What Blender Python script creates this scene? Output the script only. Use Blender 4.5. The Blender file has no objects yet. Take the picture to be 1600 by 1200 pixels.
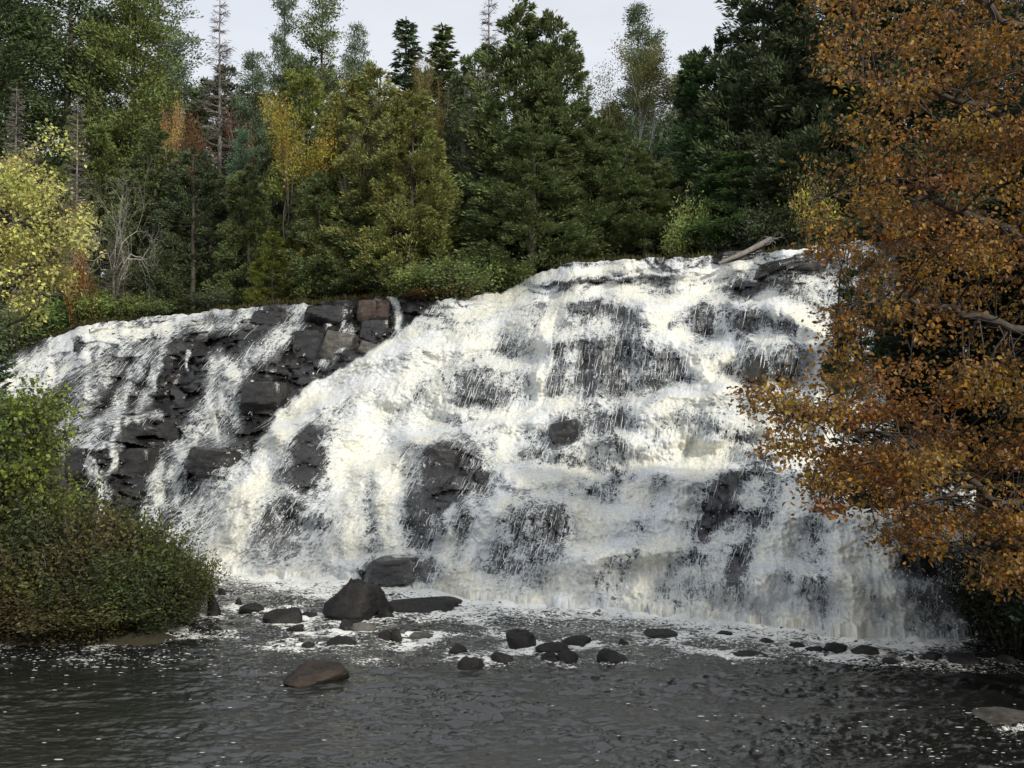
import bpy, math, random
import numpy as np
from mathutils import Vector

# ------------------------------------------------------------------ camera, light, exposure
scene = bpy.context.scene
COL = scene.collection
EYE = 5.0
FPX = 1386.0
PITCH = math.atan(40 / FPX)
cam_d = bpy.data.cameras.new('camera')
cam = bpy.data.objects.new('camera', cam_d)
COL.objects.link(cam)
cam_d.sensor_width = 36.0
cam_d.lens = 36.0 * FPX / 1600.0
cam_d.clip_start = 0.1
cam_d.clip_end = 5000
cam.location = (0, 0, EYE)
cam.rotation_euler = (math.pi / 2 + PITCH, 0, 0)
scene.camera = cam

SUN_EL, SUN_AZ = 32.0, 138.0          # azimuth clockwise from +Y
world = bpy.data.worlds.new('World')
scene.world = world
world.use_nodes = True
wn, wl = world.node_tree.nodes, world.node_tree.links
wn.clear()
w_out = wn.new('ShaderNodeOutputWorld')
w_bg = wn.new('ShaderNodeBackground')
w_bg.inputs['Strength'].default_value = 0.125
w_sky = wn.new('ShaderNodeTexSky')
w_sky.sky_type = 'NISHITA'
w_sky.sun_disc = False
w_sky.sun_elevation = math.radians(SUN_EL)
w_sky.sun_rotation = math.radians(SUN_AZ)
w_sky.air_density = 1.0
w_sky.dust_density = 3.0
w_mix = wn.new('ShaderNodeMix')
w_mix.data_type = 'RGBA'
w_tc = wn.new('ShaderNodeTexCoord')
w_map = wn.new('ShaderNodeMapping')
w_map.inputs['Scale'].default_value = (1.0, 1.0, 3.5)
w_no = wn.new('ShaderNodeTexNoise')
w_no.inputs['Scale'].default_value = 2.2
w_no.inputs['Detail'].default_value = 5
w_no.inputs['Roughness'].default_value = 0.5
w_mr = wn.new('ShaderNodeMapRange')
w_mr.inputs['From Min'].default_value = 0.3
w_mr.inputs['From Max'].default_value = 0.7
w_mr.inputs['To Min'].default_value = 0.72
w_mr.inputs['To Max'].default_value = 0.97
wl.new(w_tc.outputs['Generated'], w_map.inputs['Vector'])
wl.new(w_map.outputs[0], w_no.inputs['Vector'])
wl.new(w_no.outputs['Fac'], w_mr.inputs['Value'])
wl.new(w_mr.outputs[0], w_mix.inputs['Factor'])
wl.new(w_sky.outputs[0], w_mix.inputs[6])
w_mix.inputs[7].default_value = (7.2, 7.45, 7.9, 1)   # thin overcast veil over the blue
wl.new(w_mix.outputs[2], w_bg.inputs['Color'])
wl.new(w_bg.outputs[0], w_out.inputs['Surface'])

sun_d = bpy.data.lights.new('sun', 'SUN')
sun = bpy.data.objects.new('sun', sun_d)
COL.objects.link(sun)
sun_d.energy = 3.3
sun_d.angle = math.radians(3.0)
sun_d.color = (1.0, 0.93, 0.80)
_a, _e = math.radians(SUN_AZ), math.radians(SUN_EL)
to_sun = Vector((math.sin(_a) * math.cos(_e), math.cos(_a) * math.cos(_e), math.sin(_e)))
sun.rotation_euler = to_sun.to_track_quat('Z', 'Y').to_euler()
sun.location = (30, -20, 40)

scene.view_settings.view_transform = 'Standard'
scene.view_settings.look = 'None'
scene.view_settings.gamma = 1.0
scene.view_settings.use_curve_mapping = False
scene.view_settings.exposure = 0.0
scene.render.engine = 'CYCLES'
cy = scene.cycles
cy.max_bounces = 7
cy.diffuse_bounces = 3
cy.glossy_bounces = 3
cy.transmission_bounces = 4
cy.transparent_max_bounces = 12
cy.use_denoising = True
cy.caustics_reflective = False
cy.caustics_refractive = False
cy.sample_clamp_indirect = 4.0

# ------------------------------------------------------------------ maths helpers
CP, SP = math.cos(PITCH), math.sin(PITCH)

def ray(px, py):
    """sideways and upward metres per metre of distance for a spot in the photograph"""
    u = (np.asarray(px, float) - 800) / FPX
    v = (600 - np.asarray(py, float)) / FPX
    dy = CP - v * SP
    return u / dy, (SP + v * CP) / dy

def at(px, py, Y):
    a, b = ray(px, py)
    return (float(a * Y), float(Y), float(EYE + b * Y))

def col_x(px, Y):
    return float(ray(px, 600)[0] * Y)

def on_water(px, py, z=0.0):
    a, b = ray(px, py)
    Y = (z - EYE) / b
    return float(a * Y), float(Y)

def smooth(e0, e1, x):
    t = np.clip((x - e0) / (e1 - e0), 0, 1)
    return t * t * (3 - 2 * t)

def _grad(seed):
    r = np.random.RandomState(seed)
    p = r.permutation(256)
    p = np.concatenate([p, p])
    a = r.rand(256) * 2 * math.pi
    return p, np.cos(a), np.sin(a)

_gc = {}
def perlin(x, y, seed=0):
    if seed not in _gc: _gc[seed] = _grad(seed)
    p, gx, gy = _gc[seed]
    ca, sa = math.cos(0.6 + seed * 0.37), math.sin(0.6 + seed * 0.37)
    x, y = x * ca - y * sa + 3.7, x * sa + y * ca + 1.3
    xi = np.floor(x).astype(np.int64); yi = np.floor(y).astype(np.int64)
    fx = x - xi; fy = y - yi
    u = fx * fx * fx * (fx * (fx * 6 - 15) + 10); v = fy * fy * fy * (fy * (fy * 6 - 15) + 10)
    xi &= 255; yi &= 255
    def g(ix, iy, dx, dy):
        h = p[p[ix & 255] + (iy & 255)]
        return gx[h] * dx + gy[h] * dy
    a = g(xi, yi, fx, fy); b = g(xi + 1, yi, fx - 1, fy)
    c = g(xi, yi + 1, fx, fy - 1); d = g(xi + 1, yi + 1, fx - 1, fy - 1)
    return ((a + u * (b - a)) * (1 - v) + (c + u * (d - c)) * v) * 1.5

def fbm(x, y, seed=0, oct=4, gain=0.5):
    s = 0; a = 1.0; f = 1.0; n = 0
    for i in range(oct):
        s = s + a * perlin(x * f + 17.3 * i, y * f - 9.1 * i, seed + i); n += a
        a *= gain; f *= 2.03
    return s / n * 1.3

def worley(x, y, seed=0):
    """nearest cell: (random value, tilt x, tilt y, edge distance) - gives blocky, faceted rock"""
    r = np.random.RandomState(seed)
    T = 64
    jx = r.rand(T, T); jy = r.rand(T, T); val = r.rand(T, T); ta = r.randn(T, T); tb = r.randn(T, T)
    xi = np.floor(x).astype(int); yi = np.floor(y).astype(int)
    best = np.full(x.shape, 9.0); sec = np.full(x.shape, 9.0)
    o = [np.zeros(x.shape) for _ in range(3)]
    for i in (-1, 0, 1):
        for j in (-1, 0, 1):
            a = (xi + i) % T; b = (yi + j) % T
            dx = xi + i + jx[a, b] - x; dy = yi + j + jy[a, b] - y
            d = np.hypot(dx, dy)
            m = d < best
            sec = np.where(m, best, np.minimum(sec, d))
            best = np.where(m, d, best)
            o[0] = np.where(m, val[a, b], o[0])
            o[1] = np.where(m, -(ta[a, b] * dx + tb[a, b] * dy), o[1])
    return o[0], o[1], sec - best

# ------------------------------------------------------------------ mesh helpers
def link(o, parent=None):
    COL.objects.link(o)
    if parent: o.parent = parent
    return o

def mesh_data(name, verts, faces, mats=(), smooth_shade=False, uv=None, attrs=None):
    """faces: array (M,3) or (M,4), or a list of such arrays"""
    verts = np.ascontiguousarray(verts, dtype=np.float32)
    if not isinstance(faces, list): faces = [faces]
    faces = [np.ascontiguousarray(f, dtype=np.int32) for f in faces if len(f)]
    me = bpy.data.meshes.new(name)
    me.vertices.add(len(verts))
    me.vertices.foreach_set('co', verts.ravel())
    nl = sum(f.size for f in faces); nf = sum(len(f) for f in faces)
    me.loops.add(nl)
    me.loops.foreach_set('vertex_index', np.concatenate([f.ravel() for f in faces]))
    me.polygons.add(nf)
    tot = np.concatenate([np.full(len(f), f.shape[1], np.int32) for f in faces])
    start = np.concatenate([[0], np.cumsum(tot)[:-1]]).astype(np.int32)
    me.polygons.foreach_set('loop_start', start)
    me.polygons.foreach_set('loop_total', tot)
    if smooth_shade:
        me.polygons.foreach_set('use_smooth', np.ones(nf, bool))
    for k, v in (attrs or {}).items():
        v = np.ascontiguousarray(v, dtype=np.float32)
        at_ = me.attributes.new(k, 'FLOAT' if v.ndim == 1 else 'FLOAT_VECTOR', 'POINT')
        at_.data.foreach_set('value' if v.ndim == 1 else 'vector', v.ravel())
    for m in mats: me.materials.append(m)
    me.update(calc_edges=True)
    me.validate()
    return me

def add(name, me, parent=None, loc=None, label=None, cat=None, group=None, kind=None):
    o = bpy.data.objects.new(name, me)
    link(o, parent)
    if loc is not None: o.location = loc
    tag(o, label, cat, group, kind)
    return o

def tag(o, label=None, cat=None, group=None, kind=None):
    if label: o['label'] = label
    if cat: o['category'] = cat
    if group: o['group'] = group
    if kind: o['kind'] = kind
    return o

def grid_faces(nr, nc, keep=None):
    i = np.arange(nr - 1)[:, None] * nc + np.arange(nc - 1)[None, :]
    q = np.stack([i, i + 1, i + 1 + nc, i + nc], -1).reshape(-1, 4)
    if keep is not None: q = q[keep.reshape(-1)]
    return q

def compact(verts, faces, attrs):
    used = np.zeros(len(verts), bool); used[faces.ravel()] = True
    idx = np.cumsum(used) - 1
    return verts[used], idx[faces], {k: v[used] for k, v in attrs.items()}

def grid_normals(P):
    du = np.gradient(P, axis=1); dv = np.gradient(P, axis=0)
    n = np.cross(du, dv)
    n /= np.linalg.norm(n, axis=-1, keepdims=True) + 1e-9
    return n

class MB:
    """collects tubes and leaves into one mesh"""
    def __init__(s): s.v = []; s.f = []; s.n = 0
    def add(s, v, f):
        s.v.append(np.asarray(v, float)); s.f.append(np.asarray(f) + s.n); s.n += len(v)
    def tube(s, pts, rad, n=6):
        pts = np.asarray(pts, float); rad = np.asarray(rad, float)
        t = np.gradient(pts, axis=0); t /= np.linalg.norm(t, axis=1, keepdims=True) + 1e-9
        ref = np.array([0.31, 0.95, 0.05]) if abs(t[0][2]) > 0.8 else np.array([0, 0, 1.0])
        a = np.cross(t, ref); a /= np.linalg.norm(a, axis=1, keepdims=True) + 1e-9
        b = np.cross(t, a)
        th = np.arange(n) * 2 * math.pi / n
        v = pts[:, None, :] + rad[:, None, None] * (np.cos(th)[None, :, None] * a[:, None, :] + np.sin(th)[None, :, None] * b[:, None, :])
        m = len(pts)
        i = np.arange(m - 1)[:, None] * n; k = np.arange(n)[None, :]; k2 = (k + 1) % n
        f = np.stack([i + k, i + k2, i + n + k2, i + n + k], -1).reshape(-1, 4)
        s.add(v.reshape(-1, 3), f)
    def kites(s, p, d, w, L, W, fold=0.0):
        """leaf shapes: base p, direction d, side w (unit arrays), lengths, widths"""
        n = len(p); L = np.asarray(L)[:, None]; W = np.asarray(W)[:, None]
        up = np.cross(w, d) * (W * fold)
        v = np.stack([p, p + d * L * .45 + w * W * .5 + up, p + d * L, p + d * L * .45 - w * W * .5 + up], 1)
        s.add(v.reshape(-1, 3), np.arange(4 * n).reshape(n, 4))
    def leaves(s, p, d, w, L, W, fold=0.25):
        """six-point leaves folded along the midrib"""
        n = len(p); L = np.asarray(L)[:, None]; W = np.asarray(W)[:, None]
        up = np.cross(w, d) * (W * fold)
        v = np.stack([p, p + d * L * .30 + w * W * .5 + up, p + d * L * .72 + w * W * .38 + up, p + d * L,
                      p + d * L * .72 - w * W * .38 + up, p + d * L * .30 - w * W * .5 + up], 1)
        i = np.arange(n)[:, None] * 6
        f = np.concatenate([i + np.array([[0, 1, 2, 3]]), i + np.array([[0, 3, 4, 5]])])
        s.add(v.reshape(-1, 3), f)
    def data(s, name, mats, smooth_shade=False):
        return mesh_data(name, np.concatenate(s.v), np.concatenate(s.f), mats, smooth_shade)

def unit(v):
    return v / (np.linalg.norm(v, axis=-1, keepdims=True) + 1e-9)

# ------------------------------------------------------------------ materials
def new_mat(name):
    m = bpy.data.materials.new(name); m.use_nodes = True
    nt = m.node_tree; nt.nodes.clear()
    return m, nt.nodes, nt.links

def node(nodes, links, kind, ins=None, **props):
    n = nodes.new(kind)
    for k, v in props.items(): setattr(n, k, v)
    for k, v in (ins or {}).items():
        if isinstance(v, bpy.types.NodeSocket): links.new(v, n.inputs[k])
        else: n.inputs[k].default_value = v
    return n

def ramp(nodes, links, fac, stops, interp='LINEAR'):
    r = nodes.new('ShaderNodeValToRGB')
    r.color_ramp.interpolation = interp
    e = r.color_ramp.elements
    while len(e) < len(stops): e.new(0.5)
    for k, (p, c) in enumerate(stops):
        e[k].position = p; e[k].color = (*c, 1) if len(c) == 3 else c
    links.new(fac, r.inputs[0])
    return r.outputs[0]

def mathn(nodes, links, op, a, b=None, c=None, clamp=False):
    n = nodes.new('ShaderNodeMath'); n.operation = op; n.use_clamp = clamp
    for k, v in enumerate((a, b, c)):
        if v is None: continue
        if isinstance(v, bpy.types.NodeSocket): links.new(v, n.inputs[k])
        else: n.inputs[k].default_value = v
    return n.outputs[0]

def mixc(nodes, links, fac, a, b, blend='MIX'):
    n = nodes.new('ShaderNodeMix'); n.data_type = 'RGBA'; n.blend_type = blend
    for k, v in ((0, fac), (6, a), (7, b)):
        if isinstance(v, bpy.types.NodeSocket): links.new(v, n.inputs[k])
        else: n.inputs[k].default_value = (*v, 1) if isinstance(v, tuple) and len(v) == 3 else v
    return n.outputs[2]

def mapr(nodes, links, v, a, b, c=0.0, d=1.0, smoothstep=False):
    n = nodes.new('ShaderNodeMapRange')
    if smoothstep: n.interpolation_type = 'SMOOTHSTEP'
    for k, x in enumerate((v, a, b, c, d)):
        if isinstance(x, bpy.types.NodeSocket): links.new(x, n.inputs[k])
        else: n.inputs[k].default_value = x
    return n.outputs[0]

def rock_material(name, dark, light, rust=0.25, rough=(0.25, 0.6), spec=0.5, scale=1.0):
    m, N, L = new_mat(name)
    tc = node(N, L, 'ShaderNodeTexCoord')
    geo = node(N, L, 'ShaderNodeNewGeometry')
    P = geo.outputs['Position']
    n1 = node(N, L, 'ShaderNodeTexNoise', {'Vector': P, 'Scale': 1.1 * scale, 'Detail': 8, 'Roughness': 0.62})
    n2 = node(N, L, 'ShaderNodeTexNoise', {'Vector': P, 'Scale': 7.0 * scale, 'Detail': 6, 'Roughness': 0.65})
    mp = node(N, L, 'ShaderNodeMapping', {'Vector': P, 'Scale': (1.0, 1.0, 2.6), 'Rotation': (0.1, 0.35, 0)})
    n3 = node(N, L, 'ShaderNodeTexNoise', {'Vector': mp.outputs[0], 'Scale': 1.2 * scale, 'Detail': 5, 'Roughness': 0.6})
    c = ramp(N, L, n1.outputs['Fac'], [(0.36, dark), (0.72, light)])
    c = mixc(N, L, mapr(N, L, n3.outputs['Fac'], 0.5, 0.7), c, tuple(x * 0.75 for x in dark))
    rf = mathn(N, L, 'MULTIPLY', mapr(N, L, n2.outputs['Fac'], 0.48, 0.62), rust)
    c = mixc(N, L, rf, c, (light[0] * 1.25, light[1] * 0.85, light[2] * 0.7))
    ro = mapr(N, L, n2.outputs['Fac'], 0.35, 0.65, rough[0], rough[1])
    h = mathn(N, L, 'ADD', mathn(N, L, 'MULTIPLY', n2.outputs['Fac'], 0.5), n3.outputs['Fac'])
    b = node(N, L, 'ShaderNodeBump', {'Height': h, 'Strength': 0.55, 'Distance': 0.08})
    bs = node(N, L, 'ShaderNodeBsdfPrincipled', {'Base Color': c, 'Roughness': ro, 'Normal': b.outputs[0], 'Specular IOR Level': spec})
    o = node(N, L, 'ShaderNodeOutputMaterial', {'Surface': bs.outputs[0]})
    return m

def foliage_material(name, trans=0.35, var=0.55, rough=0.55, hue=0.04, uselocal=True):
    """leaf colour = the tree's own object colour, varied leaf by leaf and clump by clump"""
    m, N, L = new_mat(name)
    oi = node(N, L, 'ShaderNodeObjectInfo')
    geo = node(N, L, 'ShaderNodeNewGeometry')
    rnd = geo.outputs['Random Per Island']
    n1 = node(N, L, 'ShaderNodeTexNoise', {'Vector': geo.outputs['Position'], 'Scale': 0.9, 'Detail': 3})
    hs = node(N, L, 'ShaderNodeHueSaturation', {'Color': oi.outputs['Color']})
    L.new(mapr(N, L, n1.outputs['Fac'], 0.3, 0.7, 0.5 - hue, 0.5 + hue), hs.inputs['Hue'])
    sat = mapr(N, L, rnd, 0, 1, 0.8, 1.15)
    L.new(sat, hs.inputs['Saturation'])
    v1 = mapr(N, L, rnd, 0, 1, 1 - var, 1 + var)
    v2 = mapr(N, L, n1.outputs['Fac'], 0.3, 0.7, 0.75, 1.25)
    L.new(mathn(N, L, 'MULTIPLY', v1, v2), hs.inputs['Value'])
    df = node(N, L, 'ShaderNodeBsdfPrincipled', {'Base Color': hs.outputs[0], 'Roughness': rough, 'Specular IOR Level': 0.3})
    tr = node(N, L, 'ShaderNodeBsdfTranslucent', {'Color': hs.outputs[0]})
    mx = node(N, L, 'ShaderNodeMixShader', {0: trans, 1: df.outputs[0], 2: tr.outputs[0]})
    node(N, L, 'ShaderNodeOutputMaterial', {'Surface': mx.outputs[0]})
    return m

def bark_material(name, c1, c2, scale=6.0):
    m, N, L = new_mat(name)
    geo = node(N, L, 'ShaderNodeNewGeometry')
    mp = node(N, L, 'ShaderNodeMapping', {'Vector': geo.outputs['Position'], 'Scale': (1, 1, 0.35)})
    n = node(N, L, 'ShaderNodeTexNoise', {'Vector': mp.outputs[0], 'Scale': scale, 'Detail': 6, 'Roughness': 0.7})
    c = ramp(N, L, n.outputs['Fac'], [(0.35, c1), (0.65, c2)])
    b = node(N, L, 'ShaderNodeBump', {'Height': n.outputs['Fac'], 'Strength': 0.5, 'Distance': 0.03})
    bs = node(N, L, 'ShaderNodeBsdfPrincipled', {'Base Color': c, 'Roughness': 0.85, 'Normal': b.outputs[0]})
    node(N, L, 'ShaderNodeOutputMaterial', {'Surface': bs.outputs[0]})
    return m

M_rock = rock_material('wet_rock', (0.009, 0.0095, 0.010), (0.038, 0.037, 0.038), 0.2, (0.12, 0.40), 0.5)
M_rock_brown = rock_material('brown_rock', (0.036, 0.028, 0.026), (0.12, 0.092, 0.080), 0.3, (0.4, 0.7), 0.3, 1.6)
M_rock_pale = rock_material('pale_rock', (0.040, 0.039, 0.036), (0.15, 0.145, 0.13), 0.2, (0.3, 0.6), 0.4, 1.8)
M_boulder = rock_material('boulder_rock', (0.006, 0.006, 0.006), (0.024, 0.022, 0.021), 0.3, (0.4, 0.75), 0.3, 2.5)
M_boulder_brown = rock_material('mossy_boulder', (0.012, 0.010, 0.008), (0.050, 0.040, 0.030), 0.4, (0.45, 0.8), 0.3, 2.5)

# foam: white water whose lace is cut by streaks along the flow
def foam_material():
    m, N, L = new_mat('white_water')
    cov = node(N, L, 'ShaderNodeAttribute', attribute_name='cover').outputs['Fac']
    flow = node(N, L, 'ShaderNodeAttribute', attribute_name='flow').outputs['Vector']
    geo = node(N, L, 'ShaderNodeNewGeometry'); P = geo.outputs['Position']
    mp = node(N, L, 'ShaderNodeMapping', {'Vector': flow, 'Scale': (5.5, 2.4, 1.0)})
    n1 = node(N, L, 'ShaderNodeTexNoise', {'Vector': mp.outputs[0], 'Scale': 1.0, 'Detail': 5, 'Roughness': 0.62, 'Distortion': 0.6})
    wn_ = node(N, L, 'ShaderNodeTexNoise', {'Vector': flow, 'Scale': 5.0, 'Detail': 3, 'Roughness': 0.6})
    wv = node(N, L, 'ShaderNodeVectorMath', {0: wn_.outputs['Color'], 1: (0.45, 0.45, 0.45)}, operation='MULTIPLY')
    fv = node(N, L, 'ShaderNodeVectorMath', {0: flow, 1: wv.outputs[0]}, operation='ADD')
    mp2 = node(N, L, 'ShaderNodeMapping', {'Vector': fv.outputs[0], 'Scale': (8.5, 5.0, 1.0)})
    vo = node(N, L, 'ShaderNodeTexVoronoi', {'Vector': mp2.outputs[0], 'Scale': 1.0}, feature='DISTANCE_TO_EDGE', voronoi_dimensions='2D')
    mp3 = node(N, L, 'ShaderNodeMapping', {'Vector': fv.outputs[0], 'Scale': (19.0, 12.0, 1.0)})
    vo2 = node(N, L, 'ShaderNodeTexVoronoi', {'Vector': mp3.outputs[0], 'Scale': 1.0}, feature='DISTANCE_TO_EDGE', voronoi_dimensions='2D')
    nf = node(N, L, 'ShaderNodeTexNoise', {'Vector': flow, 'Scale': 24.0, 'Detail': 3, 'Roughness': 0.7})
    r2 = mathn(N, L, 'ADD', mathn(N, L, 'MULTIPLY', mapr(N, L, vo.outputs['Distance'], 0.0, 0.38), 0.5), mathn(N, L, 'MULTIPLY', mapr(N, L, vo2.outputs['Distance'], 0.0, 0.38), 0.28))
    r2 = mathn(N, L, 'ADD', r2, mathn(N, L, 'MULTIPLY', mapr(N, L, nf.outputs['Fac'], 0.3, 0.7), 0.30))
    a = mapr(N, L, n1.outputs['Fac'], 0.30, 0.70, 0.0, 1.0)
    n = mathn(N, L, 'ADD', mathn(N, L, 'MULTIPLY', a, 0.50), mathn(N, L, 'MULTIPLY', r2, 0.55))
    d = mathn(N, L, 'SUBTRACT', mathn(N, L, 'MULTIPLY', cov, 1.12), n)
    alpha = mapr(N, L, d, -0.16, 0.14, 0.0, 1.0, smoothstep=True)
    mpv = node(N, L, 'ShaderNodeMapping', {'Vector': flow, 'Scale': (21.0, 0.9, 1.0)})
    nv = node(N, L, 'ShaderNodeTexNoise', {'Vector': mpv.outputs[0], 'Scale': 1.0, 'Detail': 4, 'Roughness': 0.6, 'Distortion': 0.35})
    veil = mathn(N, L, 'MULTIPLY', mapr(N, L, nv.outputs['Fac'], 0.44, 0.64), mapr(N, L, cov, 0.06, 0.40, 0.0, 0.62))
    alpha = mathn(N, L, 'MAXIMUM', alpha, veil)
    n3 = node(N, L, 'ShaderNodeTexNoise', {'Vector': P, 'Scale': 0.55, 'Detail': 3})
    tint = mapr(N, L, n3.outputs['Fac'], 0.36, 0.56)
    c = mixc(N, L, tint, (0.83, 0.85, 0.86), (0.90, 0.875, 0.74))
    thin = mapr(N, L, d, 0.0, 0.4, 0.0, 1.0)
    c = mixc(N, L, thin, (0.50, 0.53, 0.56), c)
    mp4 = node(N, L, 'ShaderNodeMapping', {'Vector': flow, 'Scale': (17.0, 10.0, 1.0)})
    n4 = node(N, L, 'ShaderNodeTexNoise', {'Vector': mp4.outputs[0], 'Scale': 1.0, 'Detail': 4, 'Roughness': 0.75, 'Distortion': 0.9})
    g4 = mapr(N, L, mathn(N, L, 'SUBTRACT', n4.outputs['Fac'], mathn(N, L, 'MULTIPLY', cov, 0.14)), 0.26, 0.50, 0.0, 0.60)
    c = mixc(N, L, g4, c, (0.36, 0.39, 0.41))
    nb = node(N, L, 'ShaderNodeTexNoise', {'Vector': P, 'Scale': 9.0, 'Detail': 6, 'Roughness': 0.72})
    hb = mathn(N, L, 'ADD', mathn(N, L, 'MULTIPLY', n1.outputs['Fac'], 0.9), nb.outputs['Fac'])
    hb = mathn(N, L, 'SUBTRACT', hb, mathn(N, L, 'MULTIPLY', r2, 0.35))
    b = node(N, L, 'ShaderNodeBump', {'Height': hb, 'Strength': 0.5, 'Distance': 0.08})
    bs = node(N, L, 'ShaderNodeBsdfPrincipled', {'Base Color': c, 'Roughness': 0.6, 'Normal': b.outputs[0], 'Specular IOR Level': 0.3})
    tr = node(N, L, 'ShaderNodeBsdfTransparent')
    mx = node(N, L, 'ShaderNodeMixShader', {0: alpha, 1: tr.outputs[0], 2: bs.outputs[0]})
    node(N, L, 'ShaderNodeOutputMaterial', {'Surface': mx.outputs[0]})
    return m
M_foam = foam_material()

def river_material():
    m, N, L = new_mat('river_water')
    fo = node(N, L, 'ShaderNodeAttribute', attribute_name='foam').outputs['Fac']
    geo = node(N, L, 'ShaderNodeNewGeometry'); P = geo.outputs['Position']
    mp = node(N, L, 'ShaderNodeMapping', {'Vector': P, 'Scale': (2.2, 4.6, 1.0)})
    n1 = node(N, L, 'ShaderNodeTexNoise', {'Vector': mp.outputs[0], 'Scale': 1.6, 'Detail': 6, 'Roughness': 0.68, 'Distortion': 0.8})
    n2 = node(N, L, 'ShaderNodeTexNoise', {'Vector': P, 'Scale': 14.0, 'Detail': 4, 'Roughness': 0.6})
    r = mathn(N, L, 'ABSOLUTE', mathn(N, L, 'SUBTRACT', n1.outputs['Fac'], 0.5))
    r = mapr(N, L, r, 0.0, 0.17)
    n = mathn(N, L, 'ADD', mathn(N, L, 'MULTIPLY', r, 0.7), mathn(N, L, 'MULTIPLY', mapr(N, L, n2.outputs['Fac'], 0.3, 0.7), 0.3))
    d = mathn(N, L, 'SUBTRACT', fo, n)
    fa = mapr(N, L, d, -0.06, 0.10, 0, 1, smoothstep=True)
    mpb = node(N, L, 'ShaderNodeMapping', {'Vector': P, 'Scale': (1.0, 2.0, 1.0)})
    nb = node(N, L, 'ShaderNodeTexNoise', {'Vector': mpb.outputs[0], 'Scale': 7.0, 'Detail': 5, 'Roughness': 0.6})
    b = node(N, L, 'ShaderNodeBump', {'Height': nb.outputs['Fac'], 'Strength': 0.35, 'Distance': 0.05})
    wt = node(N, L, 'ShaderNodeBsdfPrincipled', {'Base Color': (0.009, 0.010, 0.009, 1), 'Roughness': 0.04, 'IOR': 1.6,
                                                'Normal': b.outputs[0], 'Specular IOR Level': 0.9})
    wf = node(N, L, 'ShaderNodeBsdfPrincipled', {'Base Color': (0.74, 0.75, 0.72, 1), 'Roughness': 0.6, 'Normal': b.outputs[0]})
    mx = node(N, L, 'ShaderNodeMixShader', {0: fa, 1: wt.outputs[0], 2: wf.outputs[0]})
    node(N, L, 'ShaderNodeOutputMaterial', {'Surface': mx.outputs[0]})
    return m
M_river = river_material()

def soil_material(name, a, b_, c3):
    m, N, L = new_mat(name)
    geo = node(N, L, 'ShaderNodeNewGeometry'); P = geo.outputs['Position']
    n1 = node(N, L, 'ShaderNodeTexNoise', {'Vector': P, 'Scale': 0.6, 'Detail': 8, 'Roughness': 0.65})
    n2 = node(N, L, 'ShaderNodeTexNoise', {'Vector': P, 'Scale': 9.0, 'Detail': 6, 'Roughness': 0.7})
    c = ramp(N, L, n1.outputs['Fac'], [(0.35, a), (0.6, b_)])
    c = mixc(N, L, mapr(N, L, n2.outputs['Fac'], 0.5, 0.66), c, c3)
    bp = node(N, L, 'ShaderNodeBump', {'Height': n2.outputs['Fac'], 'Strength': 0.8, 'Distance': 0.12})
    bs = node(N, L, 'ShaderNodeBsdfPrincipled', {'Base Color': c, 'Roughness': 0.9, 'Normal': bp.outputs[0]})
    node(N, L, 'ShaderNodeOutputMaterial', {'Surface': bs.outputs[0]})
    return m
M_soil = soil_material('forest_soil', (0.022, 0.017, 0.010), (0.045, 0.036, 0.018), (0.035, 0.045, 0.015))
M_bed = soil_material('river_bed', (0.02, 0.018, 0.012), (0.04, 0.034, 0.022), (0.03, 0.028, 0.02))

# ------------------------------------------------------------------ the falls: a stepped rock face worked out column by column
BASE = np.array([(-400, 878), (230, 880), (340, 886), (420, 897), (560, 903), (640, 915), (700, 925), (800, 938), (950, 945), (1100, 962), (1250, 976),
                 (1430, 996), (1500, 992), (1620, 985), (2000, 980)], float)
LIP = np.array([(-400, 600), (-100, 575), (20, 552), (60, 533), (130, 508), (300, 489), (385, 481), (470, 474), (560, 467), (620, 462), (690, 468), (740, 462), (800, 449),
                (835, 432), (880, 411), (1000, 405), (1100, 401), (1180, 396), (1280, 385), (1400, 372), (1600, 360), (2000, 345)], float)
U = np.concatenate([np.linspace(-400, -20, 70, endpoint=False), np.linspace(-20, 1560, 980, endpoint=False), np.linspace(1560, 2000, 70)])
NU, NV = len(U), 340
yb = np.interp(U, BASE[:, 0], BASE[:, 1]); yl = np.interp(U, LIP[:, 0], LIP[:, 1])
k = np.ones(9) / 9
lipn = 4 * perlin(U / 30, U * 0 + 5, 57) + 2.5 * perlin(U / 9, U * 0 + 5, 58)
yb = np.convolve(np.pad(yb, 4, 'edge'), k, 'valid')
T = np.linspace(0, 1, NV)[:, None]
PX = np.broadcast_to(U[None, :], (NV, NU)).copy()
PY = yb[None, :] + (yl - yb)[None, :] * T + lipn[None, :] * smooth(0.965, 1.0, T)
PYj = PY + 17 * perlin(PX / 95, PY / 110, 51) + 8 * perlin(PX / 34, PY / 40, 52) + 3 * perlin(PX / 13, PY / 18, 53)

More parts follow.
